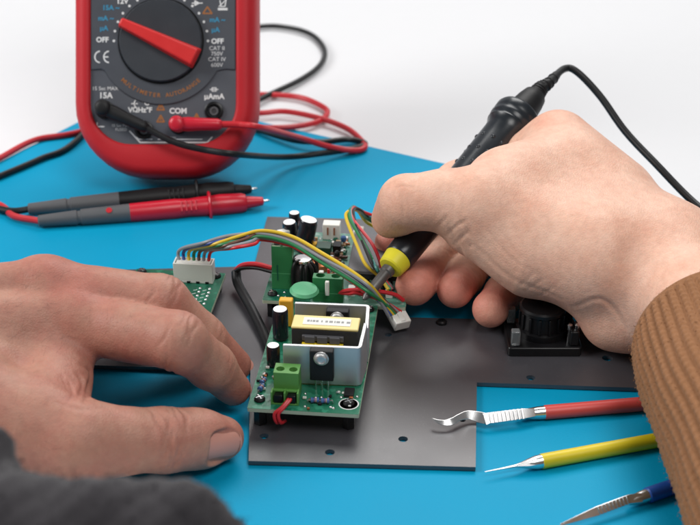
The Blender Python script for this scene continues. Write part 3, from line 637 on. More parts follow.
# ------------------------------------------------------------------ wiring
hz = thing('wire_harness', P(395, 316, .4), 'fan of coloured wires arching from white socket to loose white plug', 'wires')
cols = ['grey', 'blue', 'yellow', 'green', 'brown', 'grey', 'red']
rzm = Matrix.Rotation(A3, 3, 'Z')
for i, c in enumerate(cols):
    s0 = V(o3[0], o3[1], .3) + V(*(rzm @ Vector((2.62-.6+.2*i, 4.05, z3+.75))))
    k = (i-3)/3.0
    oy, oz = [(-.04, .11), (.12, -.10), (.04, .22), (-.12, .0), (.14, .06), (.0, -.06), (.02, -.16)][i]
    off = lambda s_: V(.02*math.sin(i*3+s_), oy+.03*math.sin(i*2.1+s_*2), oz+.03*math.cos(i*1.3+s_*2))
    pts = [s0, s0+V(.03+.02*i, .1, .55), P(203+4.6*i, 243+.9*i, 3.3), P(230+4*i, 237+.9*i, 3.5)+off(.3)*.5, P(262, 236, 3.5)+off(1), P(292, 243, 3.35)+off(1.6), P(322, 260, 3.05)+off(2.3)*1.1, P(350, 276.5, 2.75)+off(3.0)*1.3, P(370, 291, 2.35)+off(3.4)*1.3, P(384, 303, 1.6)+V(.10*k, .14*k, 0)+off(4)*.5, P(395, 314, 1.05)+V(.24*k, .16*k, 0)]
    mb = MB(); mb.tube(spline(pts, 9), .070, 8); part('wire', mb, WC[c], hz, world=True)
pc = P(398, 317, .85); dv = nrm(V(.35, -.75, -.32))
xx = nrm(np.cross(dv, V(0, 0, 1))); yy = np.cross(xx, dv); M = np.array([xx, dv, yy]).T
mb = MB(); mb.box((0, 0, 0), (.66, .95, .46)); mb.v = [M@q+pc for q in mb.v]; lp = part('plug', mb, m_white, hz, world=True, bevel=.04)
mb = MB(); mb.box((0, .02, .24), (.2, .8, .05)); mb.v = [M@q+pc for q in mb.v]; part('latch', mb, m_white, lp, world=True, bevel=.015)
# second bundle by the power module
h2 = thing('wire_bundle', P(380, 285, .4), 'sharply kinked red, green and yellow wires beside soldering iron', 'wires')
for c, end, e2, mid, ox in (('red', (372, 215, 2.6), (400, 222, 2.4), (371, 242, 2.9), .06), ('black', (372, 219, 2.3), (402, 228, 2.0), (366, 250, 2.75), 0.12), ('green', (371, 221, 2.1), (402, 232, 1.8), (366, 247, 2.8), -.10), ('yellow', (369, 224, 1.9), (401, 236, 1.6), (358, 248, 2.75), -.28), ('teal', (370, 218, 2.4), (402, 225, 2.2), (369, 252, 2.6), 0.0)):
    pk = P(352.5+ox*14, 207+abs(ox)*16, 3.4)
    pts = [P(*e2), P(*end), P(360+ox*10, 210.5, 3.1), pk, P(352+ox*20, 219, 3.3), P(*mid), P(mid[0]+8, mid[1]+17, 2.4), P(383+ox*12, 277, 1.9), P(392+ox*12, 290, 1.7)]
    mb = MB(); mb.tube(spline(pts, 8), .070, 8); part('wire', mb, WC[c], h2, world=True)
# black mains lead from the tall terminal block, running under the front board
ml = thing('mains_lead', P(262, 332, .4), 'black sheathed cord with red core running under heatsink board', 'lead')
mb = MB(); mb.tube(spline([P(236, 272, 1.0), P(238, 284, .75), P(250, 306, .62), P(262, 330, .52), P(272, 352, .5), P(290, 370, .5)], 10), .20, 12); part('sheath', mb, m_rubber, ml, world=True)
mb = MB(); mb.tube(spline([P(236.5, 275, .95), P(236, 270, 1.1), P(243, 265, 1.5), P(256, 264, 1.8), P(272, 268, 1.75)], 8), .10, 8); part('core', mb, WC['red'], ml, world=True)
mb = MB(); mb.tube(spline([P(235.5, 276, .95), P(235, 272, 1.05), P(242, 268, 1.35), P(256, 267.5, 1.6), P(274, 272, 1.6)], 8), .10, 8); part('core', mb, WC['black'], ml, world=True)

# ------------------------------------------------------------------ black flanged socket on the plate
sk = thing('panel_socket', (7.45, -7.2, .3), 'black square flanged round socket on plate behind the wrist', 'socket')
mb = MB(); mb.prism(rrect(-1.42, 1.42, -1.05, 1.25, .15, .15, .15, .15, 4), .0, .38); part('flange', mb, m_black, sk, bevel=.05)
mb = MB(); mb.lathe((0, .25, .381), (0, 0, 1), [(0, .98), (.25, .98), (.28, .84), (.95, .82), (1.0, .9), (1.12, .9), (1.18, .82), (1.2, .001)], 36); bl_ = part('barrel', mb, m_black, sk)
for k in range(14):
    an = 2*math.pi*k/14; mb = MB(); mb.box((math.cos(an)*.86, .25+math.sin(an)*.86, 1.0), (.10, .10, .62), an); part('rib', mb, m_black, bl_, bevel=.02)
for x, y in ((-1.12, -.75), (1.12, -.75), (-1.12, .95), (1.12, .95)):
    mb = MB(); mb.box((x, y, .70), (.34, .34, .62)); q = part('clip', mb, m_clear if x < 0 else m_black, sk, bevel=.05)
for x in (1.0, 1.28): mb = MB(); mb.lathe((x-.05, -.55, .381), (0, 0, 1), [(0, .08), (.5, .08), (.55, .11), (.75, .11), (.8, .05)], 12); part('terminal', mb, m_metal, sk)

# ------------------------------------------------------------------ wax carving tools
def tool(name, label, a, b, mh, ext):
    t = thing(name, (a+b)/2, label, 'hand tool', group='steel picks with coloured handles'); return t
def handle(t, a, b, m, r=.262, L=11.0):
    d_ = nrm(b-a); mb = MB(); mb.lathe(a, d_, [(0, r*.9), (.03, r), (L-.05, r), (L, r*.85)], 24); part('handle', mb, m, t, world=True); return d_
zh = .1+.265
def flat_strip(pts, widths, ths, up):
    mb = MB(); n = len(pts); vs = []; fs = []
    for i in range(n):
        t = nrm(pts[min(i+1, n-1)]-pts[max(i-1, 0)]); s_ = nrm(np.cross(up, t)); u_ = nrm(np.cross(t, s_)); w_, h_ = widths[i]/2, ths[i]/2
        vs += [pts[i]-s_*w_-u_*h_, pts[i]+s_*w_-u_*h_, pts[i]+s_*w_+u_*h_, pts[i]-s_*w_+u_*h_]
    for i in range(n-1):
        for k in range(4): fs.append([4*i+k, 4*i+(k+1) % 4, 4*i+4+(k+1) % 4, 4*i+4+k])
    fs += [[0, 1, 2, 3], [4*n-1, 4*n-2, 4*n-3, 4*n-4]]; return mb.add(vs, fs)
UPV = nrm(V(0, -.75, .66))
def ridged(t, p0, p1, w_, th, parent):
    n = 9; ax = p1-p0; L = np.linalg.norm(ax); ax = ax/L; s_ = nrm(np.cross(UPV, ax)); u_ = np.cross(ax, s_); M = np.array([ax, s_, u_]).T
    for k in range(n):
        mb = MB(); mb.box((0, 0, 0), (L/n*.55, w_*.98, .05)); c = p0+ax*L*(k+.5)/n+u_*(th/2+.012); mb.v = [M@q+c for q in mb.v]; part('grip_ridge', mb, m_metal, parent, world=True, bevel=.012)
# red: hooked blade
a = P(544, 412.5, zh); b = P(637, 404.5, zh); t = tool('carving_pick', 'steel pick with hooked blade and red handle lying over plate edge', a, b, m_hred, 0)
d_ = handle(t, a, b, m_hred)
mb = MB(); mb.lathe(a+d_*.01, -d_, [(0, .245), (.2, .24), (.5, .21), (.8, .16), (1.0, .12)], 20); sh = part('shank', mb, m_metal, t, world=True)
r0, r1 = P(524, 413.8, .52), P(488, 418.5, .50)
part('flat', flat_strip([P(533, 413, .45), r0, r1, P(484, 419.5, .48)], [.3, .36, .40, .44], [.3, .16, .15, .14], UPV), m_metal, t, world=True, bevel=.015)
ridged(t, r0, r1, .40, .15, sh)
bl = [P(486, 419, .48), P(478, 417, .5), P(468, 415, .56), P(459, 417.5, .58), P(452, 421.5, .56), P(445, 423, .55), P(438, 421.5, .58), P(432, 418.5, .62)]
bl = spline(bl, 4); n = len(bl)
part('blade', flat_strip(bl, list(np.interp(np.linspace(0, 1, n), [0, .12, .3, .45, .6, .8, 1], [.40, .40, .30, .22, .25, .17, .03])), [.09]*n, UPV), m_metal, t, world=True, bevel=.015, angle=60)
# yellow: needle
a = P(541, 461.5, zh); b = P(650, 441.5, zh); t = tool('needle_pick', 'steel needle pick with yellow handle on blue mat', a, b, m_hyel, 0)
d_ = handle(t, a, b, m_hyel)
mb = MB(); mb.lathe(a+d_*.01, -d_, [(0, .245), (.2, .235), (.45, .18), (.75, .10), (.95, .06), (1.2, .045), (2.05, .012)], 18); part('needle', mb, m_metal, t, world=True)
part('flat', flat_strip([a-d_*.12+UPV*.1, a-d_*.5+UPV*.1, a-d_*.9+UPV*.06], [.22, .2, .06], [.24, .12, .06], UPV), m_metal, t, world=True, bevel=.015)
# blue: ridged flat
a = P(647, 495.5, zh); b = P(672, 487, zh); t = tool('scraper_pick', 'steel ridged scraper pick with blue handle below the yellow one', a, b, m_hblue, 0)
d_ = handle(t, a, b, m_hblue)
mb = MB(); mb.lathe(a+d_*.01, -d_, [(0, .22), (.2, .22), (.5, .18), (.8, .12)], 18); sh = part('shank', mb, m_metal, t, world=True)
r0, r1 = a-d_*.75+V(0, 0, .1), a-d_*2.0+V(0, 0, .05)
part('flat', flat_strip([a-d_*.3+UPV*.05, r0, r1, a-d_*3.4], [.3, .30, .30, .08], [.3, .13, .12, .05], UPV), m_metal, t, world=True, bevel=.015)
ridged(t, r0, r1, .28, .13, sh)

# ------------------------------------------------------------------ soldering iron
T0, T1 = D(363.5, 299.5, 53.9), D(528, 104, 60.0)
ia = nrm(T1-T0); iron = thing('soldering_iron', T0, 'black soldering iron with yellow ring held over the boards', 'soldering iron')
def ip(t): return T0+ia*t
mb = MB(); mb.lathe(T0, ia, [(0, .05), (.12, .12), (.5, .20), (.9, .22), (1.5, .22), (1.55, .27), (1.75, .28)], 20); part('tip', mb, m_tip, iron, world=True)
mb = MB(); mb.lathe(T0, ia, [(1.80, .28), (1.82, .45), (1.88, .51), (2.36, .57), (2.40, .57)], 28); part('ring', mb, m_yellow, iron, world=True)
LT = np.linalg.norm(T1-T0); 
mb = MB(); mb.lathe(T0, ia, [(2.40, .58), (2.45, .61), (3.0, .63), (4.0, .62), (5.0, .64), (6.5, .70), (8.0, .76), (9.6, .80), (10.3, .82), (10.6, .90), (10.7, .97), (10.8, .94), (10.9, 1.0), (11.05, 1.03), (11.15, .99), (11.25, 1.03), (11.55, 1.05), (11.68, 1.0), (11.74, .88), (11.70, .70)], 36); grip = part('handle', mb, m_iron, iron, world=True, angle=50)
x_, y_ = perp(ia)
for i, t in enumerate((6.2, 7.0, 7.8, 8.6, 9.4)):
    for k in range(10):
        an = 2*math.pi*(k+.5*(i % 2))/10; c = ip(t)+(x_*math.cos(an)+y_*math.sin(an))*(np.interp(t, [5, 6.5, 8, 9.6], [.64, .70, .76, .80])-.075)
        mb = MB(); mb.sphere(c, .13, 10); part('grip_stud', mb, m_iron, grip, world=True)
mb = MB(); mb.lathe(T0, ia, [(11.65, .69), (11.8, .68), (12.6, .60), (13.0, .52), (13.1, .42), (13.15, .40)], 28); bk = part('cord_boot', mb, m_blackm, iron, world=True)
E0 = ip(13.1); cpath = spline([E0, ip(13.6), ip(14.0)+V(.12, 0, -.02), D(564, 69, 62.6), D(577, 72, 62.7), D(600, 96, 62.3), D(625, 131, 61.5), D(655, 163, 60.5), D(700, 208, 59), D(760, 250, 56), D(860, 300, 52), V(21.5, -7.5, 1.2), V(27, -5, .25), V(38, 2, .17), V(60, 8, .17), V(95, 2, .17)], 10)
nrel = 27
for k in range(8):
    q = cpath[2+k*3]; tt = nrm(cpath[3+k*3]-cpath[1+k*3]); r = .40-.022*k
    mb = MB(); mb.lathe(q-tt*.06, tt, [(0, r*.9), (.03, r), (.09, r), (.12, r*.9)], 16); part('strain_relief_ring', mb, m_blackm, bk, world=True)
mb = MB(); mb.tube(cpath[:26], list(np.linspace(.33, .2, 26)), 14); part('strain_relief', mb, m_blackm, bk, world=True)
mb = MB(); mb.tube(cpath[22:], .165, 12); part('cable', mb, m_rubber, iron, world=True)

# ------------------------------------------------------------------ hands: smooth solids meshed from a distance field
class Field:
    def __init__(s, lo, hi, h):
        s.lo = np.array(lo, float); s.h = h; s.n = np.ceil((np.array(hi)-s.lo)/h).astype(int)+1
        s.ax = [s.lo[i]+h*np.arange(s.n[i], dtype=np.float32) for i in range(3)]
    def new(s): return np.full(s.n, 2.0, np.float32)
    def box(s, lo, hi):
        a = np.clip(np.floor((lo-s.lo)/s.h).astype(int), 0, s.n); b = np.clip(np.ceil((hi-s.lo)/s.h).astype(int)+1, 0, s.n)
        return tuple(slice(int(x), int(y)) for x, y in zip(a, b))
    def cone(s, p0, r0, p1, r1, flat=None, pad=1.0):
        p0, p1 = np.asarray(p0, float), np.asarray(p1, float)
        m = max(r0, r1)*(1 if flat is None else max(1, flat[1]))+pad
        sl = s.box(np.minimum(p0, p1)-m, np.maximum(p0, p1)+m)
        X, Y, Z = [a_[q] for a_, q in zip(s.ax, sl)]
        dx = (X-np.float32(p0[0]))[:, None, None]; dy = (Y-np.float32(p0[1]))[None, :, None]; dz = (Z-np.float32(p0[2]))[None, None, :]
        ab = (p1-p0).astype(np.float32); L2 = float(ab@ab)+1e-9
        t = np.clip((dx*ab[0]+dy*ab[1]+dz*ab[2])/L2, 0, 1)
        qx, qy, qz = dx-t*ab[0], dy-t*ab[1], dz-t*ab[2]
        if flat is not None:
            n_ = nrm(flat[0]).astype(np.float32); k = qx*n_[0]+qy*n_[1]+qz*n_[2]; f = np.float32(1-1/flat[1])
            qx, qy, qz = qx-n_[0]*k*f, qy-n_[1]*k*f, qz-n_[2]*k*f
        d = np.sqrt(qx*qx+qy*qy+qz*qz)-(np.float32(r0)+t*np.float32(r1-r0))
        return sl, d
def smin(a, b, k):
    if k <= 0: return np.minimum(a, b)
    h = np.maximum(k-np.abs(a-b), 0)/k; return np.minimum(a, b)-h*h*np.float32(k/4)

def solid(F, palm, fingers, kp=.9, kf=.35, kj=.55, kb=.05):
    A = F.new()
    for pr in palm:
        k = pr[5] if len(pr) > 5 else kp
        sl, d = F.cone(*pr[:4], flat=pr[4] if len(pr) > 4 else None, pad=max(1.0, k)); A[sl] = smin(A[sl], d, k)
    T = A.copy()
    for fi in fingers:
        G = F.new()
        for pr in fi:
            sl, d = F.cone(*pr[:4], flat=pr[4] if len(pr) > 4 else None); G[sl] = smin(G[sl], d, pr[5] if len(pr) > 5 else kf)
        T = smin(T, smin(A, G, kj), kb)
    return T

def surface(F, A):
    ins = A < 0; c = np.zeros(np.array(A.shape)-1, np.int8); nx, ny, nz = c.shape
    for i in (0, 1):
        for j in (0, 1):
            for k in (0, 1): c += ins[i:i+nx, j:j+ny, k:k+nz]
    act = (c > 0) & (c < 8); idx = np.argwhere(act); num = np.full(c.shape, -1, np.int32); num[act] = np.arange(len(idx))
    acc = np.zeros((len(idx), 3)); cnt = np.zeros(len(idx))
    for ax in range(3):
        o1_, o2_ = [q for q in range(3) if q != ax]
        for a in (0, 1):
            for b in (0, 1):
                o_ = np.zeros(3, int); o_[o1_] = a; o_[o2_] = b; q0 = idx+o_; q1 = q0.copy(); q1[:, ax] += 1
                f0, f1 = A[tuple(q0.T)], A[tuple(q1.T)]; m = (f0 < 0) != (f1 < 0)
                t = np.where(m, f0/np.where(m, f0-f1, 1), 0); pt = q0.astype(float); pt[:, ax] += t
                acc[m] += pt[m]; cnt[m] += 1
    v = acc/cnt[:, None]*F.h+F.lo
    faces = []
    for ax in range(3):
        o1_, o2_ = (ax+1) % 3, (ax+2) % 3
        s0 = [slice(None)]*3; s1 = [slice(None)]*3; s0[ax] = slice(0, -1); s1[ax] = slice(1, None)
        e = ins[tuple(s0)] != ins[tuple(s1)]; p = np.argwhere(e)
        p = p[(p[:, o1_] > 0) & (p[:, o2_] > 0) & (p[:, o1_] < c.shape[o1_]) & (p[:, o2_] < c.shape[o2_])]
        d1 = np.zeros(3, int); d1[o1_] = 1; d2 = np.zeros(3, int); d2[o2_] = 1
        q = np.stack([num[tuple((p-d1-d2).T)], num[tuple((p-d2).T)], num[tuple(p.T)], num[tuple((p-d1).T)]], 1)
        fl = ins[tuple(p.T)]; q[~fl] = q[~fl][:, ::-1]; faces.append(q)
    f = np.concatenate(faces); f = f[(f >= 0).all(1)]
    return v, f
def biggest(v, f):
    lab = np.arange(len(v))
    while True:
        m = lab[f].min(1); new = lab.copy()
        for k in range(4): np.minimum.at(new, f[:, k], m)
        new = new[new]
        if (new == lab).all(): break
        lab = new
    b = np.bincount(lab).argmax(); keep = lab == b; idx = np.cumsum(keep)-1
    f = f[keep[f].all(1)]; return v[keep], idx[f]
def fuzz(name, me, parent, n, length, width, material, seed=1):
    rg = np.random.RandomState(seed); k = len(me.vertices); co = np.empty(k*3, np.float32); no = np.empty(k*3, np.float32)
    me.vertices.foreach_get('co', co); me.vertices.foreach_get('normal', no); co = co.reshape(-1, 3)/S; no = no.reshape(-1, 3)
    i = rg.randint(0, k, n); p = co[i]+rg.normal(0, .05, (n, 3)); d_ = no[i]*.7+rg.normal(0, .55, (n, 3)); d_ /= np.linalg.norm(d_, axis=1)[:, None]
    L_ = length*(.4+rg.rand(n, 1)); sd = np.cross(d_, rg.normal(0, 1, (n, 3))); sd /= np.linalg.norm(sd, axis=1)[:, None]
    bend_ = rg.normal(0, .3, (n, 3))
    vs = np.stack([p-sd*width, p+sd*width, p+d_*L_*.6+sd*width*.7, p+(d_+bend_)*L_], 1).reshape(-1, 3)
    fs = np.arange(n*4).reshape(-1, 4)
    m2 = bpy.data.meshes.new(name); m2.from_pydata((vs*S).tolist(), [], fs.tolist()); o = link_mesh(name, m2, material, parent, world=True, smooth=False); o['kind'] = 'stuff'; return o
def laplace(v, f, it, lam=.5):
    e = np.concatenate([f[:, [0, 1]], f[:, [1, 2]], f[:, [2, 3]], f[:, [3, 0]]]); e = np.concatenate([e, e[:, ::-1]])
    deg = np.bincount(e[:, 0], minlength=len(v))[:, None]
    for _ in range(it):
        s_ = np.stack([np.bincount(e[:, 0], v[e[:, 1], k], len(v)) for k in range(3)], 1)/np.maximum(deg, 1); v = v+(s_-v)*lam
    return v
def vnormals(v, f):
    n_ = np.cross(v[f[:, 2]]-v[f[:, 0]], v[f[:, 3]]-v[f[:, 1]]); o_ = np.zeros_like(v)
    for k in range(4):
        for a in range(3): o_[:, a] += np.bincount(f[:, k], n_[:, a], len(v))
    return o_/(np.linalg.norm(o_, axis=1)[:, None]+1e-9)
def wrinkle(v, n_, c, axis, up, offs, depth, width, spread=1.0, reach=1.6, wob=.05, seed=0):
    axis = nrm(axis); up = nrm(up-axis*np.dot(up, axis)); sd = np.cross(axis, up)
    q = v-c; s_ = q@axis; a = np.arctan2(q@sd, q@up); m = (np.linalg.norm(q, axis=1) < reach)
    wt = np.exp(-(a/spread)**4)*m*(n_@up > -.2)
    d_ = np.zeros(len(v))
    for i, o_ in enumerate(offs):
        ph = seed+i*1.7; line = o_+wob*np.sin(a*3.1+ph)+wob*.6*np.sin(a*7.3+ph*2)+o_*.5*(a/1.2)**2*.4
        amp = .6+.4*np.sin(a*2.3+ph*3); d_ += amp*np.exp(-((s_-line)/width)**2)
    return v-n_*(np.minimum(d_, 1.3)*wt*depth)[:, None]
def crease(v, n_, pts, depth, width, bulge=.0):
    pts = spline(pts, 6); best = np.full(len(v), 9.0); lo, hi = np.min(pts, 0)-.8, np.max(pts, 0)+.8
    m = np.where(((v > lo) & (v < hi)).all(1))[0]; q = v[m]; b = np.full(len(m), 9.0); tt = np.zeros(len(m))
    for i in range(len(pts)-1):
        a, ab = pts[i], pts[i+1]-pts[i]; t = np.clip((q-a)@ab/(ab@ab+1e-9), 0, 1); dd = np.linalg.norm(q-a-t[:, None]*ab, axis=1)
        k = dd < b; b[k] = dd[k]; tt[k] = (i+t[k])/(len(pts)-1)
    fade = np.sin(np.pi*np.clip(tt, .02, .98))**.4
    out = v.copy(); out[m] -= n_[m]*((np.exp(-(b/width)**2)*depth-np.exp(-((b-width*2.2)/(width*1.2))**2)*bulge)*fade)[:, None]; return out
def flesh(name, v, f, parent, tones, material, base=.22):
    me = bpy.data.meshes.new(name); me.vertices.add(len(v)); me.vertices.foreach_set('co', (v*S).astype(np.float32).ravel())
    me.loops.add(f.size); me.loops.foreach_set('vertex_index', f.astype(np.int32).ravel()); me.polygons.add(len(f)); me.polygons.foreach_set('loop_start', np.arange(0, f.size, 4, dtype=np.int32))
    me.update(calc_edges=True); me.validate()
    if tones is not None:
        t = np.full(len(v), base)
        for c, r, a in tones: t += a*np.exp(-(np.linalg.norm(v-c, axis=1)/r)**2)
        at = me.attributes.new('tone', 'FLOAT', 'POINT'); at.data.foreach_set('value', np.clip(t, 0, 1).astype(np.float32))
    return link_mesh(name, me, material, parent, world=True, angle=180)
def nail(parent, tip, axis, up, L, W, R):
    # a curved nail plate: centre of its free edge near tip, axis towards the fingertip, up away from the bone
    axis = nrm(axis); up = nrm(up-axis*np.dot(up, axis)); sd = np.cross(axis, up); vs = []; fs = []; nu, nv = 12, 14
    for top in (1, 0):
        for i in range(nu+1):
            for j in range(nv+1):
                s_ = -1+2*i/nu; t = j/nv
                w_ = W/2*(1-.10*(1-t)**2)*min(1, math.sqrt(max(0, 1-max(0, (.30-t)/.30)**2*.75)))*min(1, math.sqrt(max(0, 1-max(0, (t-.82)/.18)**2*.35)))
                x = s_*w_; a = x/R
                yy_ = L*t + (.10*L*(1-s_*s_))*(1 if t > .5 else 0)*(t-.5)*2 - (.12*L*(1-s_*s_))*(1-t)
                sag = -.10*max(0, t-.55)**2*L - .05*(1-t)**2*0
                vs.append(tip - axis*(L-yy_) + sd*R*math.sin(a) + up*(R*math.cos(a)-R+sag+(.0 if top else -.05)))
    m = (nu+1)*(nv+1)
    for b in (0, 1):
        for i in range(nu):
            for j in range(nv):
                q = [b*m+i*(nv+1)+j, b*m+(i+1)*(nv+1)+j, b*m+(i+1)*(nv+1)+j+1, b*m+i*(nv+1)+j+1]; fs.append(q if b else q[::-1])
    mb = MB(); mb.add(vs, fs); return part('fingernail', mb, m_nail, parent, world=True, angle=180)

def nail_bed(v, tip, axis, up, L, W, R):
    axis = nrm(axis); up = nrm(up-axis*np.dot(up, axis)); sd = np.cross(axis, up); q = v-tip; x, y, z = q@sd, q@axis+L, q@up
    hgt = R*np.cos(np.clip(x/R, -1.4, 1.4))-R-.02
    e = ((np.abs(x)/(W/2))**4+(np.abs(y-L/2)/(L/2))**4)**.25; wt = np.clip((1.12-e)/.2, 0, 1)*np.clip((z+.6)/.2, 0, 1)*np.clip((.6-z)/.2, 0, 1)
    return v-(np.clip(z-hgt, -.12, 9)*wt)[:, None]*up
HV = .075
# ---- left hand, steadying the boards
LT_ = dict(tip=P(222, 438, 1.02), ip=P(166, 440, 1.55), mcp=P(80, 442, 2.1), cmc=V(-13.2, -15.3, 3.0))
LI = [P(78, 320, 3.9), P(178, 341, 4.0), P(211, 366, 2.35), P(234, 389, 1.02)]
LM = [P(46, 289, 4.6), P(161, 303, 4.2), P(202, 338, 2.6), P(234, 365, 1.05)]
LR = [V(-11.3, -9.0, 3.8), V(-7.6, -8.9, 3.0), V(-6.2, -8.8, 1.9), V(-5.6, -9.0, 1.15)]
LP = [V(-12.0, -7.6, 3.0), V(-9.6, -7.4, 2.4), V(-8.5, -7.4, 1.8), V(-7.8, -7.6, 1.4)]
WR = V(-18.2, -13.2, 3.6)
up = V(0, -.3, 1)
palm = [(WR+V(0, 1.2, .2), 2.0, WR+V(0, -1.4, -.2), 2.0), (WR+V(-8, -3.0, 0), 2.9, WR, 2.1, (up, .85)),
        (WR+V(.3, 1.3, .3), 1.75, LM[0], .98), (WR+V(.3, -.8, .3), 1.7, LI[0]+V(-.1, 0, -.05), 1.02), (WR+V(0, 1.8, 0), 1.6, LR[0], .95), (WR+V(0, 2.3, -.3), 1.5, LP[0], .9),
        (LI[0]+V(0, 0, -.15), .9, LM[0]+V(0, 0, -.1), .92), (LM[0], .9, LR[0], .88), (LR[0], .88, LP[0], .8),
        (LT_['cmc'], 1.85, LT_['mcp'], 1.25), (LT_['cmc'], 1.7, LI[0]+V(-1.2, -.3, -.9), .85), (WR+V(0, -1.2, -.2), 1.9, LT_['cmc'], 1.8),
        (LT_['mcp']+V(-1.2, .6, .5), 1.0, LI[0]+V(-.7, -.4, -.8), .85, None, .8), (LT_['mcp']+V(-.55, .9, .35), .62, LI[0]+V(.0, -.9, -.9), .6, None, .6)]
def finger(j, r, pad=None):
    a, b, c, d_ = j; f = [(a, r[0], b, r[1]), (b, r[1], c, r[2]), (c, r[2], d_, r[3])]
    f.append((a*.55+b*.45+V(0, 0, -.12), r[1]*.97, a*.3+b*.7+V(0, 0, -.1), r[1]*.93)); return f
palm += [(LI[0]+V(0, -.15, .28), .82, LI[0]+V(-.3, 0, .22), .8, None, .35), (LM[0]+V(0, -.1, .22), .84, LM[0]+V(-.3, 0, .16), .82, None, .35),
         (LI[0]+V(0, 0, .55), .42, WR+V(1.5, -.6, 1.55), .3, None, .5), (LM[0]+V(0, 0, .55), .42, WR+V(1.5, .5, 1.75), .3, None, .5)]
fing = [finger(LI, (1.02, .97, .80, .62)), finger(LM, (1.05, .97, .82, .66)), finger(LR, (1.0, .9, .76, .62)), finger(LP, (.9, .78, .66, .55)),
        [(LT_['mcp'], 1.22, LT_['ip'], 1.03), (LT_['ip'], 1.03, LT_['tip']*.6+LT_['ip']*.4, .98), (LT_['ip']*.5+LT_['tip']*.5, .95, LT_['tip'], .76), (LT_['mcp'], 1.2, LT_['mcp']*.5+LT_['ip']*.5, 1.0)]]
F = Field((-24.5, -20.5, -.5), (-2.6, -4.8, 7.5), HV)
v, f = surface(F, solid(F, palm, fing, kp=.5, kj=.55)); v = laplace(v, f, 3); n_ = vnormals(v, f)
tax = LT_['tip']-LT_['ip']; tup = nrm(V(.02, -.96, .20))
v = wrinkle(v, n_, LT_['ip'], tax, V(0, -.75, .65), (-.55, -.36, -.2, -.05, .12, .3), .085, .055, 1.15, 1.7, .06, 1)
for j, dn in ((LI, V(.1, -.5, .85)), (LM, V(.1, -.3, 1))):
    v = wrinkle(v, n_, j[1], (j[2]-j[1])+(j[1]-j[0]), dn, (-.4, -.2, 0, .2, .38), .055, .055, .9, 1.5, .05, 2)
    v = wrinkle(v, n_, j[2], j[3]-j[1], dn, (-.12, .05, .2), .03, .05, .9, 1.1, .04, 5)
    v = wrinkle(v, n_, j[1], (j[2]-j[1])+(j[1]-j[0]), V(0, -.6, -.8), (-.1, .12), .06, .07, .9, 1.5, .04, 5)
NL = (LT_['tip']+nrm(tax)*.70+tup*.70, nrm(tax)-tup*.24, tup+nrm(tax)*.24, 1.25, 1.2, .76); v = nail_bed(v, *NL)
n_ = vnormals(v, f)
def onhand(v, uvs):            # surface points of the mesh under a list of image points
    out = []
    q = v-CAM; d_ = q@AW; uu = 350+FPX*(q@AR)/d_; vv = 262.5-FPX*(q@AU)/d_
    for a, b in uvs:
        k = np.where((uu-a)**2+(vv-b)**2 < 5)[0]
        if len(k): out.append(v[k[np.argmin(d_[k])]])
    return out
def creases(v, f, lists):
    for uvs, dp, wd, bg in lists:
        q = onhand(v, uvs)
        if len(q) > 1: v = crease(v, vnormals(v, f), q, dp, wd, bg)
    return v
v = creases(v, f, [([(84, 364), (92, 372), (91, 386), (84, 400)], .10, .10, .03), ([(78, 372), (84, 384), (78, 398)], .07, .08, .02), ([(70, 378), (74, 390), (68, 402)], .05, .07, .0), ([(86, 360), (100, 362), (114, 358)], .05, .08, 0),
                   ([(62, 372), (72, 392)], .03, .06, 0), ([(55, 400), (85, 408), (110, 405)], .03, .08, 0)])
rs = np.random.RandomState(3)
v = v + vnormals(v, f)*(.018*np.sin(v[:, 0]*2.1+v[:, 1]*1.3)*np.sin(v[:, 1]*2.7-v[:, 2]*1.9))[:, None]
lh = thing('hand', (-12, -11, .3), 'bare left hand pressing the boards down with thumb and fingers', 'hand')
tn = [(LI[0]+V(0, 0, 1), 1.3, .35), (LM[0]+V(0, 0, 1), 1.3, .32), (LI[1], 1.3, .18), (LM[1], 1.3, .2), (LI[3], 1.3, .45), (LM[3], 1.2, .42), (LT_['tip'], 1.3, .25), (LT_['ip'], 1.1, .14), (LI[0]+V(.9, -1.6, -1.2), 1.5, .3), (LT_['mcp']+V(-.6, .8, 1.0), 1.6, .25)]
sk1 = flesh('skin', v, f, lh, tn, m_skin_shaded, .58)
def hairs(v, n_, sel, count, length, width, flow, parent, seed):
    rg = np.random.RandomState(seed); i = rg.choice(np.where(sel)[0], count); p = v[i]; nn = n_[i]
    d_ = flow+rg.normal(0, .28, (count, 3)); d_ = d_-nn*np.sum(d_*nn, 1)[:, None]; d_ /= np.linalg.norm(d_, axis=1)[:, None]
    L_ = length*(.5+rg.rand(count, 1)); sd = np.cross(d_, nn); vs = []
    for t, h_ in ((0, -.01), (.5, .05), (1, .07)):
        q = p+d_*L_*t+nn*h_+sd*.05*t*t*rg.normal(0, 1, (count, 1)); w_ = width*(1-.7*t); vs += [q-sd*w_, q+sd*w_]
    vs = np.stack(vs, 1).reshape(-1, 3); fs = []
    for k in range(count): b = 6*k; fs += [[b, b+1, b+3, b+2], [b+2, b+3, b+5, b+4]]
    me = bpy.data.meshes.new('hair'); me.from_pydata((vs*S).tolist(), [], fs); o = link_mesh('hair', me, mat('hair_brown', (.09, .05, .03), .5), parent, world=True, smooth=False); o['kind'] = 'stuff'
n_ = vnormals(v, f)
hairs(v, n_, (v[:, 0] < -9.2) & (v[:, 0] > -20) & (n_[:, 2] > .0) & (v[:, 2] > 2.2), 520, .42, .0022, V(.5, .55, -.25), sk1, 5)
hairs(v, n_, (v[:, 0] < -6.8) & (v[:, 0] > -9.0) & (n_[:, 2] > .35) & (v[:, 2] > 3.2), 90, .3, .0020, V(.4, .6, -.1), sk1, 6)
nail(lh, *NL)
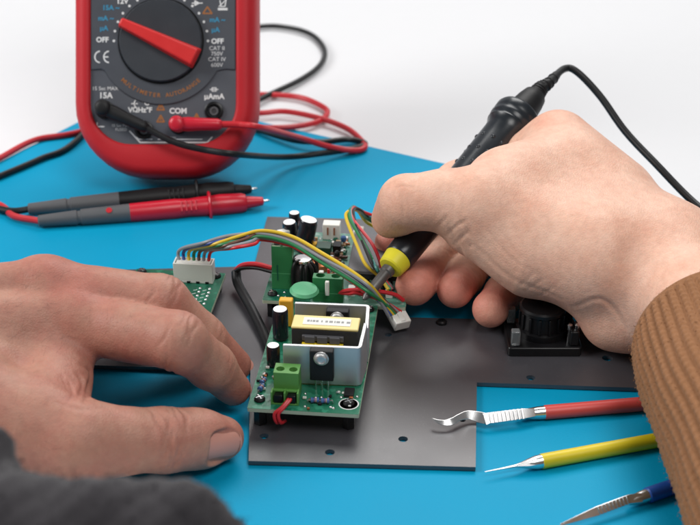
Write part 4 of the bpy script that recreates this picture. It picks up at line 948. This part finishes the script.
iu = nrm(V(.75, .1, .65)); nail(lh, LI[3]+nrm(LI[3]-LI[2])*.42+iu*.53, LI[3]-LI[2], iu, .95, .85, .55); nail(lh, LM[3]+nrm(LM[3]-LM[2])*.45+iu*.56, LM[3]-LM[2], iu, .95, .9, .58)

# ---- right hand, gripping the iron like a pen
RT = dict(tip=D(391, 219, 55.4), ip=D(406, 202, 54.2), mcp=D(480, 203, 53.6), cmc=D(595, 258, 53.0))
RI = [D(557, 144, 57.8), D(458, 183, 60.0), D(415, 216, 59.0), D(390, 243, 57.6)]
RM = [D(562, 176, 59.8), D(455, 240, 60.0), D(434, 265, 58.2), D(415, 286, 55.6)]
RR = [D(572, 214, 60.2), D(480, 256, 59.3), D(463, 277, 57.6), D(455, 290, 55.7)]
RP = [D(588, 250, 59.2), D(523, 277, 58.3), D(504, 294, 56.9), D(491, 309, 55.0)]
RW = D(660, 268, 54.0); CU = D(712, 325, 49.8); FA = D(775, 450, 43.5); heel = D(613, 319, 53.3)
palm = [(D(643, 258, 54.6), 1.9, RI[0]+V(.05, 0, -.1), 1.05), (RW, 2.25, RM[0], 1.0), (RW, 2.1, RR[0], .95), (heel+V(.2, .5, .2), 1.05, RP[0], .9), (RW, 2.1, heel+V(.4, .2, .2), 1.15),
        (RI[0], 1.05, RM[0], 1.0), (RM[0], 1.0, RR[0], .95), (RR[0], .95, RP[0], .9),
        (RT['mcp'], 1.22, RT['cmc'], 1.85), (RT['mcp']+V(.3, 0, 0), 1.22, RI[0]+V(-.15, -.3, -.25), 1.0), (D(535, 204, 54.7), 1.55, D(620, 240, 54.4), 1.95), (D(505, 184, 54.9), 1.38, D(572, 172, 56.2), 1.4), (D(566, 168, 56.6), 1.45, D(640, 246, 54.6), 1.9), (RI[0]+V(.1, 0, -.05), 1.05, D(612, 196, 56.2), 1.5), (D(470, 228, 54.1), 1.0, D(532, 256, 53.6), 1.55), (heel, 1.05, D(648, 320, 53.0), 1.25), (D(535, 243, 53.9), 1.55, D(600, 262, 53.6), 1.7), (D(520, 195, 55.2), 1.3, D(610, 240, 54.8), 1.7), (RT['cmc'], 1.9, RW, 2.2),
        (D(590, 215, 57.5), 1.6, RW, 2.0), (RW, 2.2, CU, 1.95), (CU, 1.95, FA, 2.2)]
fing = [finger(RI, (1.02, .92, .78, .66)), finger(RM, (1.02, .95, .88, .79)), finger(RR, (.95, .86, .80, .73)), finger(RP, (.88, .80, .76, .73)),
        [(RT['mcp'], 1.25, RT['ip'], 1.02), (RT['mcp']*.5+RT['ip']*.5+V(0,0,.22), 1.08, RT['ip']*.9+RT['mcp']*.1, .98), (RT['ip'], .96, RT['tip'], .78), (RT['ip'], .92, RT['ip']*.5+RT['tip']*.5+V(0, 0, -.05), .88)]]
F = Field((.6, -19.0, -.3), (15.2, 1.8, 8.2), HV)
v, f = surface(F, solid(F, palm, fing, kj=.6)); v = laplace(v, f, 3); n_ = vnormals(v, f)
v = wrinkle(v, n_, RT['ip'], RT['ip']-RT['mcp'], V(0, -.6, .8), (-.5, -.28, -.05), .03, .06, 1.1, 1.5, .05, 4)
for j in (RM, RR, RP): v = wrinkle(v, n_, j[2], j[3]-j[1], V(-.2, -.9, .2), (-.05, .1), .05, .06, 1.2, 1.2, .03, 3)
v = creases(v, f, [([(436, 228), (447, 218)], .03, .07, .01), ([(445, 238), (456, 229), (466, 220)], .032, .07, .01), ([(452, 247), (461, 239), (469, 233)], .03, .065, .01), ([(459, 256), (470, 248), (479, 243)], .04, .055, 0), ([(470, 266), (484, 255)], .035, .05, 0), ([(500, 285), (516, 272)], .03, .05, 0), ([(517, 288), (532, 275)], .035, .05, 0), ([(524, 293), (543, 280)], .035, .05, 0), ([(538, 298), (553, 288)], .03, .05, 0), ([(395, 186), (404, 184), (414, 187)], .03, .05, 0), ([(400, 178), (408, 176)], .025, .05, 0), ([(446, 222), (452, 238), (462, 256), (478, 272)], .025, .10, .01), ([(470, 245), (500, 272), (535, 290), (560, 300)], .025, .11, .01), ([(480, 225), (505, 255), (535, 275)], .025, .09, .0), ([(455, 215), (470, 240)], .03, .07, 0),
                   ([(572, 308), (592, 300), (610, 305), (632, 342)], .04, .09, .015), ([(500, 232), (520, 262)], .02, .08, 0)])
v = v + vnormals(v, f)*(.016*np.sin(v[:, 0]*2.0+v[:, 1]*1.3)*np.sin(v[:, 1]*2.5-v[:, 2]*1.9))[:, None]

rh = thing('hand', RW*V(1, 1, 0)+V(0, 0, .3), 'right hand in brown ribbed knit sleeve gripping the soldering iron', 'hand')
tn = [(RT['tip'], 1.2, .2), (RI[3], 1.4, .85), (RM[3], 1.5, .85), (RR[3], 1.4, .8), (RP[3], 1.3, .7), (heel, 1.6, .25), (D(570, 305, 53), 1.5, .2), (RI[0]+V(0, 0, 1), 1.3, .22), (RT['ip']+V(-.3, -.5, .6), 1.1, .22), (D(470, 245, 53), 1.1, .18), (D(545, 285, 52.5), 1.3, .22), (D(520, 205, 53), 1.6, .10), (D(640, 240, 53), 1.8, .12)]
flesh('skin', v, f, rh, tn, m_skin, .14)

# sleeve: ribbed knit tube
def sleeve(parent, pts, rad, ribs, m, name='sleeve'):
    path = spline(pts, 60); n = len(path); rr_ = np.interp(np.linspace(0, 1, n), np.linspace(0, 1, len(rad)), rad); K = ribs*8
    t0 = nrm(path[1]-path[0]); x, y = perp(t0); vs = []; fs = []
    layers = [(path[0]+t0*.10, rr_[0]-.42, 0), (path[0]-t0*.02, rr_[0]-.30, 0), (path[0]-t0*.08, rr_[0]-.12, .5)] + [(path[i], rr_[i], 1) for i in range(n)]
    for i, (c, r, am) in enumerate(layers):
        j = max(0, i-3); t = nrm(path[min(j+1, n-1)]-path[max(j-1, 0)]); x = nrm(x-t*np.dot(x, t)); y = np.cross(t, x)
        for k in range(K):
            a = 2*math.pi*k/K; s_ = math.sin(a*ribs+.12*math.sin(j*.02)); jj = j*.28
            st = .02*math.sin(j*1.3+(math.pi if s_ > 0 else 0))*abs(s_)
            am = am*min(1, max(0, (i-2)/6)); rb = (.19*abs(s_)**.65-.10+st)*am + .06*math.sin(2*a+jj*.16)+.05*math.sin(3*a-jj*.23+1)*math.sin(jj*.2)
            vs.append(c+(x*math.cos(a)+y*math.sin(a))*(r+rb-.04))
    for i in range(len(layers)-1):
        for k in range(K): k2 = (k+1) % K; fs.append([i*K+k, i*K+k2, (i+1)*K+k2, (i+1)*K+k])
    mb = MB(); mb.add(vs, fs); return part(name, mb, m, parent, world=True, angle=180)
cu0 = D(712, 334, 49.4)
so_ = sleeve(rh, [cu0, D(738, 393, 46.6), D(780, 465, 43.2), D(832, 555, 39.8), D(895, 680, 36)], [2.85, 3.05, 3.3, 3.55, 3.8], 24, m_sleeve)
fuzz('knit_fibres', so_.data, so_, 16000, .07, .003, m_sleeve, 4)

# ---- dark fleece bunched up in the foreground
F = Field((-11.8, -36.5, -.2), (-1.2, -22.5, 14.5), .13)
cl = [(D(-8, 452, 30), .55, D(-10, 560, 28.5), 1.3), (D(60, 545, 28.5), 1.15, D(165, 540, 28.5), 1.05), (D(165, 540, 28.5), 1.05, D(215, 560, 28.5), .75), (D(-10, 560, 28.5), 1.3, D(60, 545, 28.5), 1.15)]
b_ = [D(0, 600, 28.5), D(120, 600, 28.5), D(215, 610, 28.5)]
cl += [(b_[0], 1.4, b_[1], 1.4), (b_[1], 1.4, b_[2], 1.2), (V(-9, -33, 2), 2.2, V(-4, -33, 2), 2.2)]
cl += [(q, 1.2, V(q[0]*1.0, q[1]-.5, 1.4), 2.4) for q in b_]
v, f = biggest(*surface(F, solid(F, cl, [], kp=1.0))); v = laplace(v, f, 3); n_ = vnormals(v, f)
v = v+n_*(.10*np.sin(v[:, 0]*3.1+v[:, 2]*1.2)*np.sin(v[:, 1]*2.1+v[:, 2]*2.3)+.03*np.sin(v[:, 0]*9)*np.sin(v[:, 2]*8+v[:, 1]*7))[:, None]
fl = thing('fleece_cloth', (-7, -33, 0), 'blurred dark grey fleece fabric bunched up in front of thumb', 'cloth')
fo = flesh('fabric', v, f, fl, None, m_fleece)
fuzz('fibres', fo.data, fl, 9000, .11, .008, m_fleece, 2)
